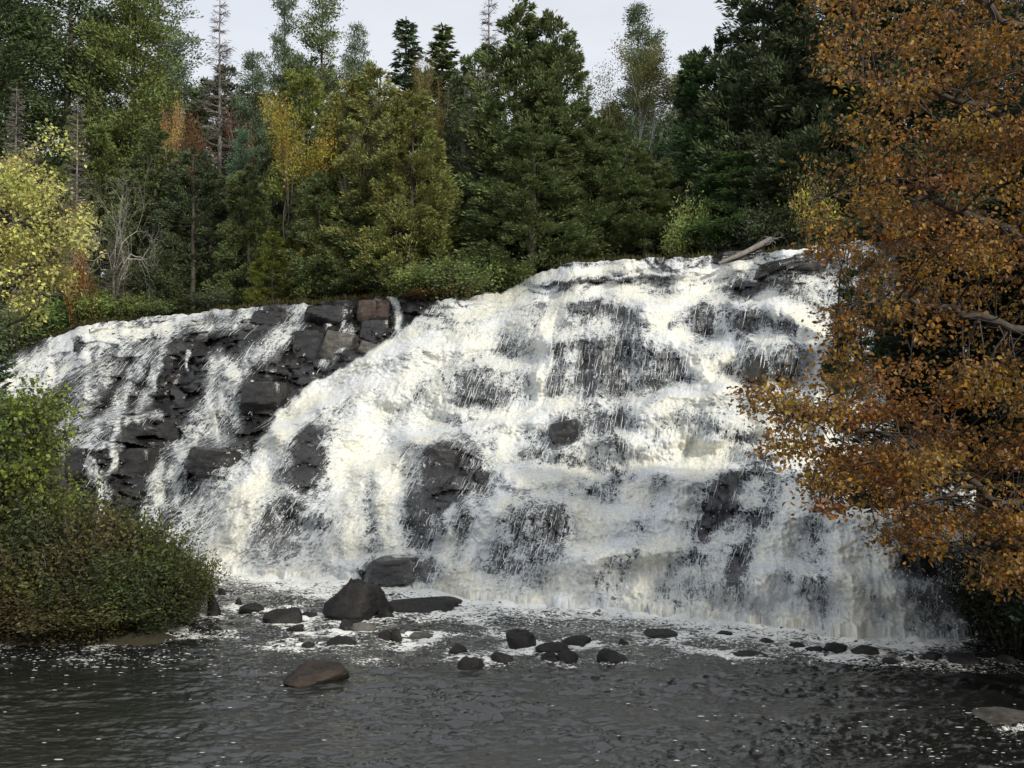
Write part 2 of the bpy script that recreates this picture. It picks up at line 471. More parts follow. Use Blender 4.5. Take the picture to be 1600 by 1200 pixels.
# ledges: polylines (photo x, y), strength of the tread behind them
LEDGES = [
 ([(40, 612), (110, 605), (150, 592)], 1.2, 8), ([(90, 668), (160, 657), (235, 652)], 2.2, 7), ([(115, 697), (180, 694), (235, 694)], 1.6, 6),
 ([(230, 552), (262, 546), (300, 556), (336, 568)], 2.0, 8), ([(250, 655), (330, 640), (395, 600)], 0.9, 8), ([(365, 592), (400, 595), (435, 608)], 1.8, 6),
 ([(280, 705), (325, 695), (372, 688)], 2.2, 7), ([(455, 484), (510, 480), (560, 480)], 1.5, 5), ([(450, 517), (500, 514), (560, 516)], 1.6, 5),
 ([(180, 540), (230, 528), (300, 520), (400, 515)], 1.2, 12),
 ([(810, 455), (900, 456), (1000, 452), (1100, 447), (1280, 440)], 2.0, 5), ([(830, 437), (950, 434), (1090, 432), (1220, 428)], 2.0, 5),
 ([(860, 418), (1000, 416), (1140, 414)], 1.4, 4),
 ([(700, 476), (800, 470), (900, 470), (1000, 478)], 2.2, 7), ([(640, 520), (760, 505), (880, 500)], 1.4, 10),
 ([(560, 560), (650, 545), (760, 545), (850, 530)], 1.6, 10),
 ([(860, 540), (960, 525), (1080, 545)], 1.6, 9),
 ([(480, 640), (560, 610), (680, 585), (760, 575), (830, 580)], 1.6, 9),
 ([(640, 690), (700, 678), (780, 668), (850, 648), (950, 640), (1040, 630), (1130, 604)], 3.0, 8),
 ([(430, 675), (480, 662), (540, 668)], 1.6, 8), ([(570, 735), (640, 702), (720, 690), (760, 700)], 1.8, 8),
 ([(780, 720), (850, 700), (950, 690), (1040, 690)], 1.6, 9), ([(800, 752), (870, 742), (950, 745), (1050, 740), (1180, 730)], 2.4, 8),
 ([(1020, 478), (1080, 474), (1160, 482), (1230, 498), (1300, 530)], 2.4, 7), ([(1100, 552), (1150, 536), (1200, 530), (1270, 556)], 2.0, 7),
 ([(1100, 622), (1150, 612), (1230, 628), (1320, 640)], 2.2, 8), ([(1000, 660), (1100, 650), (1180, 668)], 1.0, 9),
 ([(1160, 700), (1210, 724), (1300, 720), (1400, 720)], 2.2, 8), ([(700, 810), (800, 790), (900, 800), (1000, 812)], 1.6, 10),
 ([(860, 870), (1000, 850), (1100, 870)], 1.4, 10), ([(1150, 790), (1300, 800), (1420, 830)], 1.5, 12), ([(560, 880), (620, 868), (680, 872), (720, 890)], 1.5, 5),
 ([(1080, 900), (1200, 900), (1350, 910), (1480, 930)], 1.2, 10), ([(1400, 860), (1450, 852), (1560, 860)], 1.6, 6),
 ([(400, 790), (450, 780), (500, 795)], 1.2, 8),
]
W = np.full((NV, NU), 0.30)
W *= np.exp(1.1 * fbm(PX / 170, PY / 26, 11, 3))
for pts, s, sig in LEDGES:
    q = np.array(pts, float)
    ly = np.interp(U, q[:, 0], q[:, 1])
    fade = smooth(q[0, 0] - 35, q[0, 0] + 5, U) * (1 - smooth(q[-1, 0] - 5, q[-1, 0] + 35, U))
    d = (ly[None, :] - 4 - PYj)                                    # >0 above the edge: the tread; below: the riser
    brk = 0.55 + 0.9 * np.clip(perlin(PX / 70, PY / 60, 54) + .35, 0, 1)
    W += 0.75 * s * brk * fade[None, :] * np.exp(-((d - sig * .6) / sig) ** 2)
    W *= 1 - 0.7 * fade[None, :] * np.exp(-((d + 22) / 18) ** 2)
_, zr = ray(PX, PY)
xr, _ = ray(PX, PY)
Y0 = np.full(NU, 0.0)
Y0[:] = -EYE / zr[0]
YL = np.interp(U, [-400, 60, 390, 600, 700, 830, 1000, 1280, 1600, 2000], [44, 41.5, 42, 40, 39, 38.5, 37, 34.5, 30, 27])
dpy = (yb - yl)[None, :] / (NV - 1)
D = np.zeros((NV, NU)); scale_c = (YL - Y0) / (W * dpy).sum(0)
scale_c = np.convolve(np.pad(scale_c, 100, 'edge'), np.ones(201) / 201, 'valid')
D[0] = Y0
for i in range(1, NV):
    g = W[i] * scale_c * dpy[0]
    lim = np.where(zr[i] < -0.004, 0.86 * D[i - 1] / (FPX * np.maximum(-zr[i], 0.004)) * dpy[0], 9.0)
    D[i] = D[i - 1] + np.minimum(np.minimum(g, lim), 0.9 * dpy[0])
# smooth sideways so neighbouring columns agree
kg = np.exp(-(np.arange(-24, 25) / 7.0) ** 2); kg /= kg.sum()
D = np.stack([np.convolve(np.pad(r_, 24, 'edge'), kg, 'valid') for r_ in D])

for lo, hi in ((20, 130), (100, 230), (200, 339)):                     # no fluting down whole columns
    c_ = D[lo:hi].mean(0); ks = np.exp(-(np.arange(-130, 131) / 45.0) ** 2); ks /= ks.sum()
    dev = c_ - np.convolve(np.pad(c_, 130, 'edge'), ks, 'valid')
    wgt = smooth(lo - 20, lo + 20, np.arange(NV)) * (1 - smooth(hi - 30, hi + 10, np.arange(NV))) if hi < 339 else smooth(lo - 20, lo + 20, np.arange(NV))
    D = D - 0.8 * wgt[:, None] * dev[None, :]
# rounded shoulders of rock under the water: x, y, rx, ry (photo), how far they stand out (m)
MOUNDS = [(955, 520, 150, 62, .9), (915, 590, 75, 62, .7), (1055, 575, 80, 60, .7), (740, 620, 95, 62, .8), (480, 745, 62, 95, .9), (690, 765, 85, 95, 1.0), (1180, 560, 95, 55, .7),
          (1080, 655, 120, 55, .9), (835, 810, 115, 78, .9), (565, 810, 60, 90, .7), (1140, 500, 105, 38, .5), (1010, 830, 110, 70, .7), (1190, 880, 90, 85, .7), (610, 600, 85, 50, .6),
          (1350, 880, 95, 90, .7), (390, 810, 55, 80, .6), (945, 700, 95, 40, .6), (1090, 770, 90, 50, .6), (780, 520, 90, 40, .5), (540, 660, 60, 50, .5), (720, 500, 70, 30, .4), (860, 880, 90, 45, .6), (1250, 800, 90, 70, .6),
          (330, 730, 55, 50, .5), (270, 590, 70, 50, .5), (170, 720, 60, 45, .5), (420, 560, 60, 40, .4)]
bulge = np.zeros_like(D)
for x, y, rx, ry, hgt in MOUNDS:
    mx_, my_ = PX + 14 * perlin(PX / 50, PY / 50, 59) - x, PYj - y
    r2_ = (mx_ / rx) ** 2 + (my_ / np.where(my_ < 0, ry * 1.15, ry * 0.8)) ** 2
    bulge = np.maximum(bulge, hgt * np.clip(1 - r2_, 0, 1) ** 0.65) 
bulge *= smooth(0.01, 0.08, T) * (1 - smooth(0.85, 0.97, T))
D = D - bulge

# ---- where the white water runs (cover) ------------------------------------------------
wx = PX + 7 * perlin(PX / 40, PY / 40, 61) + 4 * perlin(PX / 14, PY / 20, 62)
wy = PY + 7 * perlin(PX / 40, PY / 40, 63) + 4 * perlin(PX / 14, PY / 20, 64)
left_edge = np.interp(wy[:, 0], [0, 1], [0, 0])
EDGE = np.array([(440, 815), (455, 780), (470, 690), (500, 640), (520, 622), (545, 575), (575, 535), (600, 478), (640, 436), (700, 402), (760, 360), (800, 335), (870, 310), (1000, 300)], float)
ex = np.interp(wy, EDGE[:, 0], EDGE[:, 1])
main = smooth(-6, 12, wx - ex)
main *= 1 - 0.85 * smooth(1400, 1520, wx + (wy - 800) * -0.25)
cov = main * 0.68
spray_left = 0.55 * smooth(-75, 0, wx - ex) * smooth(700, 790, wy)
cov = np.maximum(cov, spray_left)

def seg_dist(px, py, pts):
    best = np.full(px.shape, 1e9)
    for (x0, y0), (x1, y1) in zip(pts[:-1], pts[1:]):
        dx, dy = x1 - x0, y1 - y0
        t = np.clip(((px - x0) * dx + (py - y0) * dy) / (dx * dx + dy * dy + 1e-9), 0, 1)
        best = np.minimum(best, np.hypot(px - x0 - t * dx, py - y0 - t * dy))
    return best

STREAMS = [
 ([(385, 486), (300, 497), (320, 497), (250, 507), (180, 524), (120, 553), (70, 590), (20, 640), (-60, 720)], 24, 0.78),
 ([(140, 520), (90, 545), (50, 575), (0, 600)], 22, 0.84),
 ([(330, 510), (270, 520), (232, 545), (212, 580), (197, 612), (180, 648)], 12, 0.60), ([(255, 548), (243, 575), (233, 605), (217, 648)], 8, 0.55),
 ([(190, 545), (165, 565), (140, 610), (112, 655)], 24, 0.52), ([(88, 675), (120, 664), (170, 656), (245, 650)], 9, 0.55),
 ([(170, 655), (125, 690), (105, 705)], 16, 0.55), ([(182, 655), (180, 690), (178, 725), (158, 752), (160, 800)], 7, 0.62),
 ([(140, 725), (150, 745), (164, 775), (155, 812)], 10, 0.66), ([(115, 697), (190, 694)], 6, 0.6),
 ([(468, 484), (455, 505), (440, 522), (412, 550), (370, 575), (350, 590), (335, 625), (310, 665), (280, 700), (258, 735), (240, 785), (228, 835)], 18, 0.66),
 ([(350, 575), (352, 630), (335, 670)], 28, 0.66), ([(300, 690), (280, 740), (262, 790)], 16, 0.6),
 ([(362, 592), (362, 645)], 8, 0.6), ([(397, 596), (394, 645)], 2.5, 0.8), ([(296, 705), (292, 745)], 6, 0.7),
 ([(513, 482), (514, 508)], 3, 0.75), ([(541, 482), (537, 512)], 4, 0.75), ([(548, 520), (520, 550), (505, 566)], 9, 0.5),
 ([(612, 466), (620, 490), (628, 520)], 7, 0.7), ([(296, 548), (290, 580)], 3, 0.6), ([(385, 485), (365, 508)], 6, 0.8), ([(340, 492), (320, 512)], 6, 0.7),
 ([(275, 840), (300, 800), (330, 760), (370, 725)], 26, 0.6),
 ([(1440, 850), (1430, 900), (1425, 960)], 8, 0.6), ([(1490, 850), (1485, 960)], 8, 0.55), ([(1520, 880), (1510, 960)], 6, 0.5),
]
for pts, w, s in STREAMS:
    dd = seg_dist(wx, wy, pts)
    cov = np.maximum(cov, s * (1 - smooth(w * 0.35, w * 1.7, dd)) * (0.85 + 0.35 * perlin(wx / 12, wy / 40, 66)))

DARK = [  # x, y, rx, ry, lean deg, strength
 (122, 541, 8, 14, 0, .95), (482, 716, 27, 62, 14, .88), (440, 835, 30, 46, 10, .52), (520, 815, 22, 52, 5, .42), (588, 850, 18, 34, 0, .34), (570, 790, 20, 50, 0, .3),
 (695, 742, 36, 58, 20, .88), (655, 812, 26, 52, 20, .8), (735, 770, 34, 26, -20, .55), (742, 620, 46, 38, 0, .6), (593, 622, 14, 24, 0, .5), (660, 640, 16, 30, 0, .32),
 (868, 572, 14, 52, 0, .55), (920, 590, 16, 42, 0, .5), (950, 565, 46, 58, 0, .42), (960, 600, 18, 36, 0, .55), (1045, 580, 40, 42, 0, .52), (988, 508, 24, 22, 30, .72), (935, 482, 55, 10, 5, .55), (1000, 480, 12, 10, 0, .6),
 (830, 492, 42, 16, 0, .3), (700, 600, 16, 14, 0, .3), (880, 682, 26, 18, -15, .92), (955, 664, 34, 22, -20, .55), (1010, 660, 24, 18, 0, .4), (836, 704, 28, 16, -15, .5),
 (772, 695, 10, 14, 0, .6), (752, 746, 15, 9, 0, .85), (830, 805, 44, 40, 10, .30), (872, 805, 16, 42, 12, .5), (850, 850, 36, 34, 0, .42), (720, 830, 26, 30, 0, .35), (915, 772, 30, 14, 0, .55), (1010, 746, 60, 10, 5, .4), (960, 740, 12, 10, 0, .6),
 (1100, 508, 16, 30, 5, .7), (1168, 502, 18, 28, 0, .62), (1052, 511, 8, 9, 0, .9), (1075, 540, 14, 14, 0, .45), (1180, 580, 20, 26, 0, .88), (1228, 578, 20, 38, 0, .74), (1215, 502, 30, 20, 20, .55), (1130, 572, 14, 20, 0, .5), (1260, 520, 24, 18, 30, .4),
 (1170, 453, 42, 12, -10, .85), (1225, 440, 34, 7, -8, .75), (1250, 409, 54, 13, -12, .9), (1090, 392, 60, 7, -5, .3), (1040, 416, 40, 5, 0, .6), (1030, 408, 10, 7, 0, .9), (1000, 434, 70, 3, -3, .75), (890, 441, 50, 3, -4, .7),
 (1180, 405, 40, 8, -20, .5), (1155, 684, 10, 16, 0, .6), (1192, 710, 26, 10, 20, .75), (1175, 738, 40, 7, -5, .55), (1132, 780, 24, 40, 28, .88), (1103, 825, 16, 38, 25, .88), (1203, 800, 22, 30, 25, .6), (1150, 886, 15, 34, 22, .85),
 (1170, 850, 14, 20, 20, .5), (1090, 870, 12, 14, 0, .45), (1440, 902, 34, 42, 0, .72), (1385, 770, 40, 20, 0, .35), (1500, 900, 40, 60, 0, .4), (1250, 930, 20, 10, 0, .4), (1290, 900, 30, 16, 0, .35), (935, 905, 14, 8, 0, .4),
 (900, 458, 90, 7, -2, .22), (620, 888, 52, 12, -5, .9), (675, 890, 26, 14, -10, .8), (720, 500, 30, 10, 0, .25), (600, 560, 40, 8, 0, .2), (1060, 640, 16, 14, 0, .35), (1000, 700, 30, 10, 0, .3),
 (340, 498, 46, 9, -6, .6), (240, 500, 40, 5, -6, .4), (700, 525, 60, 22, -15, .4), (790, 540, 30, 20, 0, .35), (640, 560, 24, 12, 0, .3), (410, 820, 16, 40, 12, .3), (350, 840, 14, 30, 8, .35), (780, 870, 24, 22, 0, .35),
]
dome = np.zeros_like(cov)
for x, y, rx, ry, lean, s in DARK:
    a = math.radians(lean); dx = wx - x; dy = wy - y
    ux = dx * math.cos(a) + dy * math.sin(a); uy = -dx * math.sin(a) + dy * math.cos(a)
    r = np.hypot(ux / rx, uy / ry) + 0.35 * fbm(PX / 16, PY / 22, 75, 3)
    cov *= 1 - (s if s > .84 else s * .72) * (1 - smooth(0.35, 1.6, r))
    dome = np.maximum(dome, s * np.sqrt(np.clip(1 - (r / 1.5) ** 2, 0, 1)) * min(1.0, rx / 30))
rs = np.random.RandomState(5)
ROPES = [ # main channels where the water runs thick
 ([(960, 452), (1000, 475), (1035, 505), (1065, 535), (1100, 585), (1110, 600)], 15), ([(870, 470), (852, 520), (848, 580), (840, 635)], 11), ([(800, 478), (760, 500), (700, 530), (640, 560), (600, 610), (570, 660), (545, 740), (535, 860)], 26),
 ([(640, 535), (560, 565), (500, 610), (440, 655), (400, 720), (370, 790), (345, 870)], 24), ([(520, 700), (600, 690), (600, 760), (615, 850)], 16), ([(700, 600), (660, 650), (610, 690)], 16),
 ([(860, 640), (800, 660), (790, 700), (800, 735), (880, 755), (920, 800), (930, 870)], 15), ([(1130, 600), (1060, 620), (1010, 655), (1000, 690)], 16), ([(1060, 690), (1010, 730), (980, 800), (920, 870), (880, 925)], 18),
 ([(1110, 700), (1060, 760), (1040, 840), (1000, 920)], 18), ([(1240, 780), (1210, 850), (1200, 920), (1240, 960)], 22), ([(1330, 800), (1320, 880), (1340, 960)], 26), ([(1390, 800), (1380, 880), (1400, 960)], 16),
 ([(1200, 470), (1260, 500), (1290, 560), (1280, 640), (1300, 700)], 14), ([(1280, 388), (1190, 402), (1110, 428), (1060, 440)], 10), ([(840, 432), (930, 420), (1060, 418)], 7), ([(740, 470), (800, 460), (880, 462), (960, 452)], 9),
 ([(1090, 600), (1130, 560), (1140, 540)], 9), ([(700, 850), (690, 900), (760, 920)], 14), ([(780, 780), (740, 850), (720, 900)], 12), ([(1120, 440), (1060, 470), (1040, 480)], 10),
 ([(1190, 640), (1200, 690), (1260, 715)], 14), ([(690, 640), (780, 650), (850, 640)], 8)]
rope = np.zeros_like(cov)
for pts, w in ROPES:
    dd = seg_dist(wx, wy, pts)
    rope = np.maximum(rope, 1 - smooth(w * 0.3, w * 1.9, dd))
cov = cov + rope * 0.30 * np.clip(main + .3, 0, 1)
crest = smooth(0.55, 1.3, W)                                          # water piles up white where it tips over an edge
cov += main * 0.14 * crest
cov += main * (0.16 * fbm(PX / 40, PY / 34, 71, 5, .6) - 0.05)
cov = np.maximum(cov, 0.13 * main)
risers = 1 - smooth(0.15, 0.5, W)                                    # steep faces let the rock through, treads are solid white
cov -= main * (1 - rope) * risers * 0.10 * (0.5 + smooth(-0.2, 0.4, perlin(PX / 30, PY / 90, 74)))
cov += 0.35 * np.exp(-np.maximum(PY * 0 + (yb[None, :] - PY), 0) / 9.0) * smooth(280, 320, PX) * (1 - smooth(1380, 1480, PX)) * (1 - (np.hypot((PX - 640) / 85, (PY - 890) / 22) < 1))
lines = np.clip(fbm(PX / 70, (PYj + 0.06 * PX + 5 * perlin(PX / 40, PY / 30, 78)) / 7.0, 77, 4) * 1.7, 0, 1) * smooth(0.84, 0.94, T) * main
cov -= 0.42 * lines
cov = np.clip(cov, 0, 1)

def blur(A, su, sv):
    for s_, ax_ in ((su, 1), (sv, 0)):
        n_ = int(s_ * 2.5); kk = np.exp(-(np.arange(-n_, n_ + 1) / s_) ** 2); kk /= kk.sum()
        A = np.apply_along_axis(lambda r_: np.convolve(np.pad(r_, n_, 'edge'), kk, 'valid'), ax_, A)
    return A
# ---- rock relief -------------------------------------------------------------------------
XW = xr * D
arc = np.zeros_like(D)
Ds_ = blur(D, 30, 10)
ZW = EYE + zr * Ds_
seg = np.sqrt(np.diff(Ds_, axis=0) ** 2 + np.diff(ZW, axis=0) ** 2)
arc[1:] = np.cumsum(seg, axis=0)
lean = np.interp(PX, [300, 700, 1000, 1300], [0.55, 0.30, 0.10, 0.25])
psi = xr * Ds_ - lean * (arc - 6)
w1, t1, e1 = worley(XW / 1.5 + 0.35 * arc + 0.35 * perlin(XW, arc, 81), arc / 0.95 - 0.2 * XW + 0.3 * perlin(XW, arc, 82), 83)
w2, t2, e2 = worley(XW / 0.45 + 40, arc / 0.34, 84)
relief = 0.30 * (w1 - 0.5) + 0.22 * t1 + 0.13 * (w2 - 0.5) + 0.09 * t2 + 0.16 * fbm(XW / 0.9, arc / 0.9, 85, 4) - 0.10 * (1 - smooth(0, 0.12, e1))
edge_f = smooth(0, 0.04, T) * (1 - smooth(0.965, 1.0, T))
relief = relief * (0.5 + 0.5 * edge_f)
left_amp = 1.15 - 0.65 * main
Dr = D - (relief * left_amp + 0.65 * dome * np.clip(edge_f + .2, 0, 1))
Pr = np.stack([xr * Dr, Dr, EYE + zr * Dr], -1)
# pull the foot of the rock below the water
foot = (1 - smooth(0, 0.012, T))[..., None] * np.array([0, 0.4, -0.9])
Pr = Pr + foot
Prb = np.concatenate([Pr[:1] + np.array([0, 0.5, -3.0]), Pr], 0)

# plateau behind the lip
LIPD = D[-1]
LIPZ = Pr[-1, :, 2]
def lip_at(px):
    return np.interp(px, U, LIPD), np.interp(px, U, LIPZ)
def ground_z(X, Y):
    px = 800 + FPX * (np.asarray(X, float) / np.maximum(np.asarray(Y, float), 1.0)) * 1.0
    d, z = lip_at(px)
    e = np.maximum(np.asarray(Y) - d, 0)
    return z - 0.05 + 0.055 * e + 0.16 * np.maximum(e - 30, 0) * np.exp(-np.maximum(e - 30, 0) / 220) + 0.25 * fbm(np.asarray(X, float) / 6, np.asarray(Y, float) / 6, 91, 3) * smooth(0.5, 5, e)
ext = [0.6, 1.5, 3, 5, 8, 12, 17, 23, 30, 40, 55, 75, 110, 160, 240, 380, 600, 900]
rows = []
xr0 = ray(U, 600)[0]
for e in ext:
    Yv = LIPD + e
    Xv = xr[-1] * Yv
    rows.append(np.stack([Xv, Yv, ground_z(Xv, Yv)], -1))
rows = np.stack(rows)

sub_u = np.unique(np.concatenate([np.arange(0, NU, 2), [NU - 1]])); sub_v = np.unique(np.concatenate([np.arange(0, Prb.shape[0], 2), [Prb.shape[0] - 1]]))
R = Prb[np.ix_(sub_v, sub_u)]
rock_me = mesh_data('rock_face', R.reshape(-1, 3), grid_faces(len(sub_v), len(sub_u))[:, ::-1], [M_rock], True)
rock_me.set_sharp_from_angle(angle=math.radians(32))
rock_face = add('rock_face', rock_me, label='dark stepped bedrock ledge under the falls', kind='structure')
F = np.concatenate([Pr[-1:, ::4], rows[:, ::4]], 0)
floor_me = mesh_data('forest_floor', F.reshape(-1, 3), grid_faces(F.shape[0], F.shape[1])[:, ::-1], [M_soil], True)
add('forest_floor', floor_me, label='dark forest floor on top of the ledge', kind='structure')

# ---- falling water -----------------------------------------------------------------------
bill = fbm(psi / 0.55, arc / 0.9, 101, 5, 0.6)
grain = perlin(psi / 0.11, arc / 0.15, 151) + 0.6 * perlin(psi / 0.06, arc / 0.09, 152)
streak = fbm(psi / 0.16, arc / 1.3, 103, 3)
lump = np.abs(perlin(psi / 0.35, arc / 0.5, 107)) + 0.5 * np.abs(perlin(psi / 0.16, arc / 0.22, 108))
thick = 0.05 + cov * (0.16 + 0.16 * np.clip(bill, -0.6, 1)) + cov * 0.13 * lump + 0.16 * rope + 0.05 * streak * (0.3 + cov) + 0.028 * grain * (0.4 + cov) - 0.5 * cov * relief * left_amp
Drb = np.minimum(blur(Dr, 6, 4), Dr + 0.02)
thick = thick + 0.42 * np.exp(-(T / 0.045) ** 2) * np.clip(0.45 + bill + 0.4 * perlin(XW / 0.7, arc / 0.7, 109), 0, 1.4) * cov
toplip = smooth(0.80, 0.95, T) * np.ones_like(D)
thick = thick * (1 - 0.62 * toplip)
cb = np.clip(cov * 1.3, 0, 1)
Dw = Dr * (1 - cb) + Drb * cb - np.maximum(thick, 0.035)
ease = smooth(0, 0.02, T)
Pw = np.stack([xr * Dw, Dw, EYE + zr * Dw], -1)
Pw[..., 2] -= 0.35 * (1 - smooth(0, 0.012, T))
cf = np.maximum.reduce([cov[:-1, :-1], cov[1:, :-1], cov[:-1, 1:], cov[1:, 1:]])
wf = grid_faces(NV, NU, cf > 0.06)[:, ::-1]
flow = np.stack([psi, arc, np.zeros_like(psi)], -1).reshape(-1, 3)
v_, f_, a_ = compact(Pw.reshape(-1, 3), wf, {'cover': cov.ravel(), 'flow': flow})
wat_me = mesh_data('waterfall', v_, f_, [M_foam], True, attrs=a_)
waterfall = add('waterfall', wat_me, label='white water tumbling down the ledges', kind='structure')

def surf_Y(px, py, water=False):
    iu = int(np.clip(np.searchsorted(U, px), 1, NU - 1))
    c = PY[:, iu]
    src = Dw if water else Dr
    return float(np.interp(-py, -c, src[:, iu]))
# ---- falling strands and thrown drops in front of the face --------------------------------
rs = np.random.RandomState(21)
def strands(n):
    mb = MB()
    iu = rs.randint(0, NU, n * 6); iv = rs.randint(20, NV - 6, n * 6)
    c = cov[iv, iu]
    ok = (c > 0.18) & (c < 0.75) & (rs.rand(n * 6) < 0.9) & (PX[iv, iu] > 40) & (PX[iv, iu] < 1540)
    iu, iv = iu[ok][:n], iv[ok][:n]
    K = 5
    ln = rs.uniform(4, 16, len(iu))
    pts = np.zeros((len(iu), K, 3))
    for k in range(K):
        t = k / (K - 1)
        v = np.clip(iv - t * ln, 1, NV - 2).astype(int)
        uu = iu
        p = Pw[v, uu].copy()
        p[:, 1] -= 0.03 + 0.05 * math.sin(t * 3.1)
        p[:, 0] -= lean[iv, iu] * (arc[iv, iu] - arc[v, iu])
        pts[:, k] = p
    pts += rs.normal(0, 0.012, pts.shape)
    w = rs.uniform(0.004, 0.013, len(iu))
    prof = np.array([0.3, 1, 1, 0.8, 0.15])
    off = np.zeros_like(pts); off[..., 0] = w[:, None] * prof[None, :]
    V = np.stack([pts - off, pts + off], 2).reshape(-1, 3)        # (n*K*2)
    b = (np.arange(len(iu)) * K * 2)[:, None] + (np.arange(K - 1) * 2)[None, :]
    f = np.stack([b, b + 1, b + 3, b + 2], -1).reshape(-1, 4)
    mb.add(V, f)
    return mb
m, N, L = new_mat('spray')
bs = node(N, L, 'ShaderNodeBsdfPrincipled', {'Base Color': (0.78, 0.80, 0.80, 1), 'Roughness': 0.5})
tl = node(N, L, 'ShaderNodeBsdfTranslucent', {'Color': (0.78, 0.8, 0.8, 1)})
mx = node(N, L, 'ShaderNodeMixShader', {0: 0.35, 1: bs.outputs[0], 2: tl.outputs[0]})
node(N, L, 'ShaderNodeOutputMaterial', {'Surface': mx.outputs[0]})
M_spray = m
add('falling_water', strands(2600).data('falling_water', [M_spray]), kind='stuff', label='thin white strands of water falling over the dark rock', cat='water')

def drops(n):
    mb = MB()
    iu = rs.randint(0, NU, n * 8); iv = rs.randint(2, NV - 8, n * 8)
    c = cov[iv, iu]
    pr = np.exp(-((c - 0.45) / 0.25) ** 2) + 0.35 * (PY[iv, iu] > 780)
    ok = (rs.rand(n * 8) < pr) & (c > 0.12) & (PX[iv, iu] > 30) & (PX[iv, iu] < 1520)
    iu, iv = iu[ok][:n], iv[ok][:n]
    p = Pw[iv, iu].copy()
    p[:, 1] -= np.abs(rs.normal(0, 0.16, len(p))); p[:, 2] += rs.normal(0.03, 0.10, len(p)); p[:, 0] += rs.normal(0, 0.08, len(p))
    p = p[p[:, 2] > 0.03]
    d = unit(rs.normal(0, 1, p.shape) + np.array([0, 0, 1.2])); s = unit(np.cross(d, rs.normal(0, 1, p.shape)))
    L_ = rs.gamma(2.0, 0.010, len(p)) + 0.010
    mb.kites(p, d, s, L_ * 1.4, L_ * 0.9, 0.3)
    return mb
add('water_spray', drops(14000).data('water_spray', [M_spray]), kind='stuff', label='droplets thrown off the cascade', cat='spray')

# ------------------------------------------------------------------ river
us = np.concatenate([np.linspace(-1500, -40, 60, endpoint=False), np.linspace(-40, 1640, 560, endpoint=False), np.linspace(1640, 3200, 60)])
ys = np.concatenate([np.linspace(5.0, 11.5, 60, endpoint=False), np.geomspace(11.5, 32, 420)])
ax = ray(us, 600)[0]
RY, AX = np.meshgrid(ys, ax, indexing='ij')
RX = AX * RY
RPX = np.broadcast_to(us[None, :], RY.shape)
RPY = 640 + FPX * EYE / RY                                           # near enough for laying out rapids
Z = np.zeros_like(RY)
rapid = smooth(1080, 1020, RPY) 
rapid = 1 - smooth(1010, 1065, RPY)
zc = 0.030 * fbm(RX / 0.9, RY / 0.42, 111, 4, 0.55) + 0.020 * fbm(RX / 0.42, RY / 0.15, 115, 4, 0.6) + 0.007 * fbm(RX / 0.13, RY / 0.06, 119, 2, 0.6)
zr_ = 0.085 * fbm(RX / 1.1, RY / 0.8, 121, 5, 0.55)
ripple_zone = smooth(150, 520, RPX + 0.6 * (RPY - 1100))
gust = 0.45 + 1.0 * smooth(-0.5, 0.6, fbm(RX / 2.6, RY / 1.3, 117, 3))
Z = 2.3 * gust * zc * (0.35 + 0.65 * ripple_zone) * (1 - 0.4 * rapid) + zr_ * rapid
byr = np.interp(us, BASE[:, 0], BASE[:, 1])[None, :]
near_falls = np.exp(-np.maximum(RPY - byr, 0) / 14.0) * smooth(270, 330, RPX) * (1 - smooth(1420, 1540, RPX))
Z += near_falls * 0.16 * fbm(RX / 0.5, RY / 0.5, 131, 5, .6)
foam = 0.62 * np.exp(-np.maximum(RPY - byr - 6 * fbm(RX / 2, RY / 2, 132, 3), 0) / 16.0) * smooth(270, 330, RPX) * (1 - smooth(1400, 1560, RPX))
foam += 0.55 * np.exp(-np.maximum(RPY - byr, 0) / 5.0) * smooth(290, 340, RPX) * (1 - smooth(1450, 1560, RPX))
patch = smooth(-0.05, 0.5, fbm(RX / 1.6, RY / 1.1, 133, 4))
foam += rapid * (0.10 + 0.24 * patch)

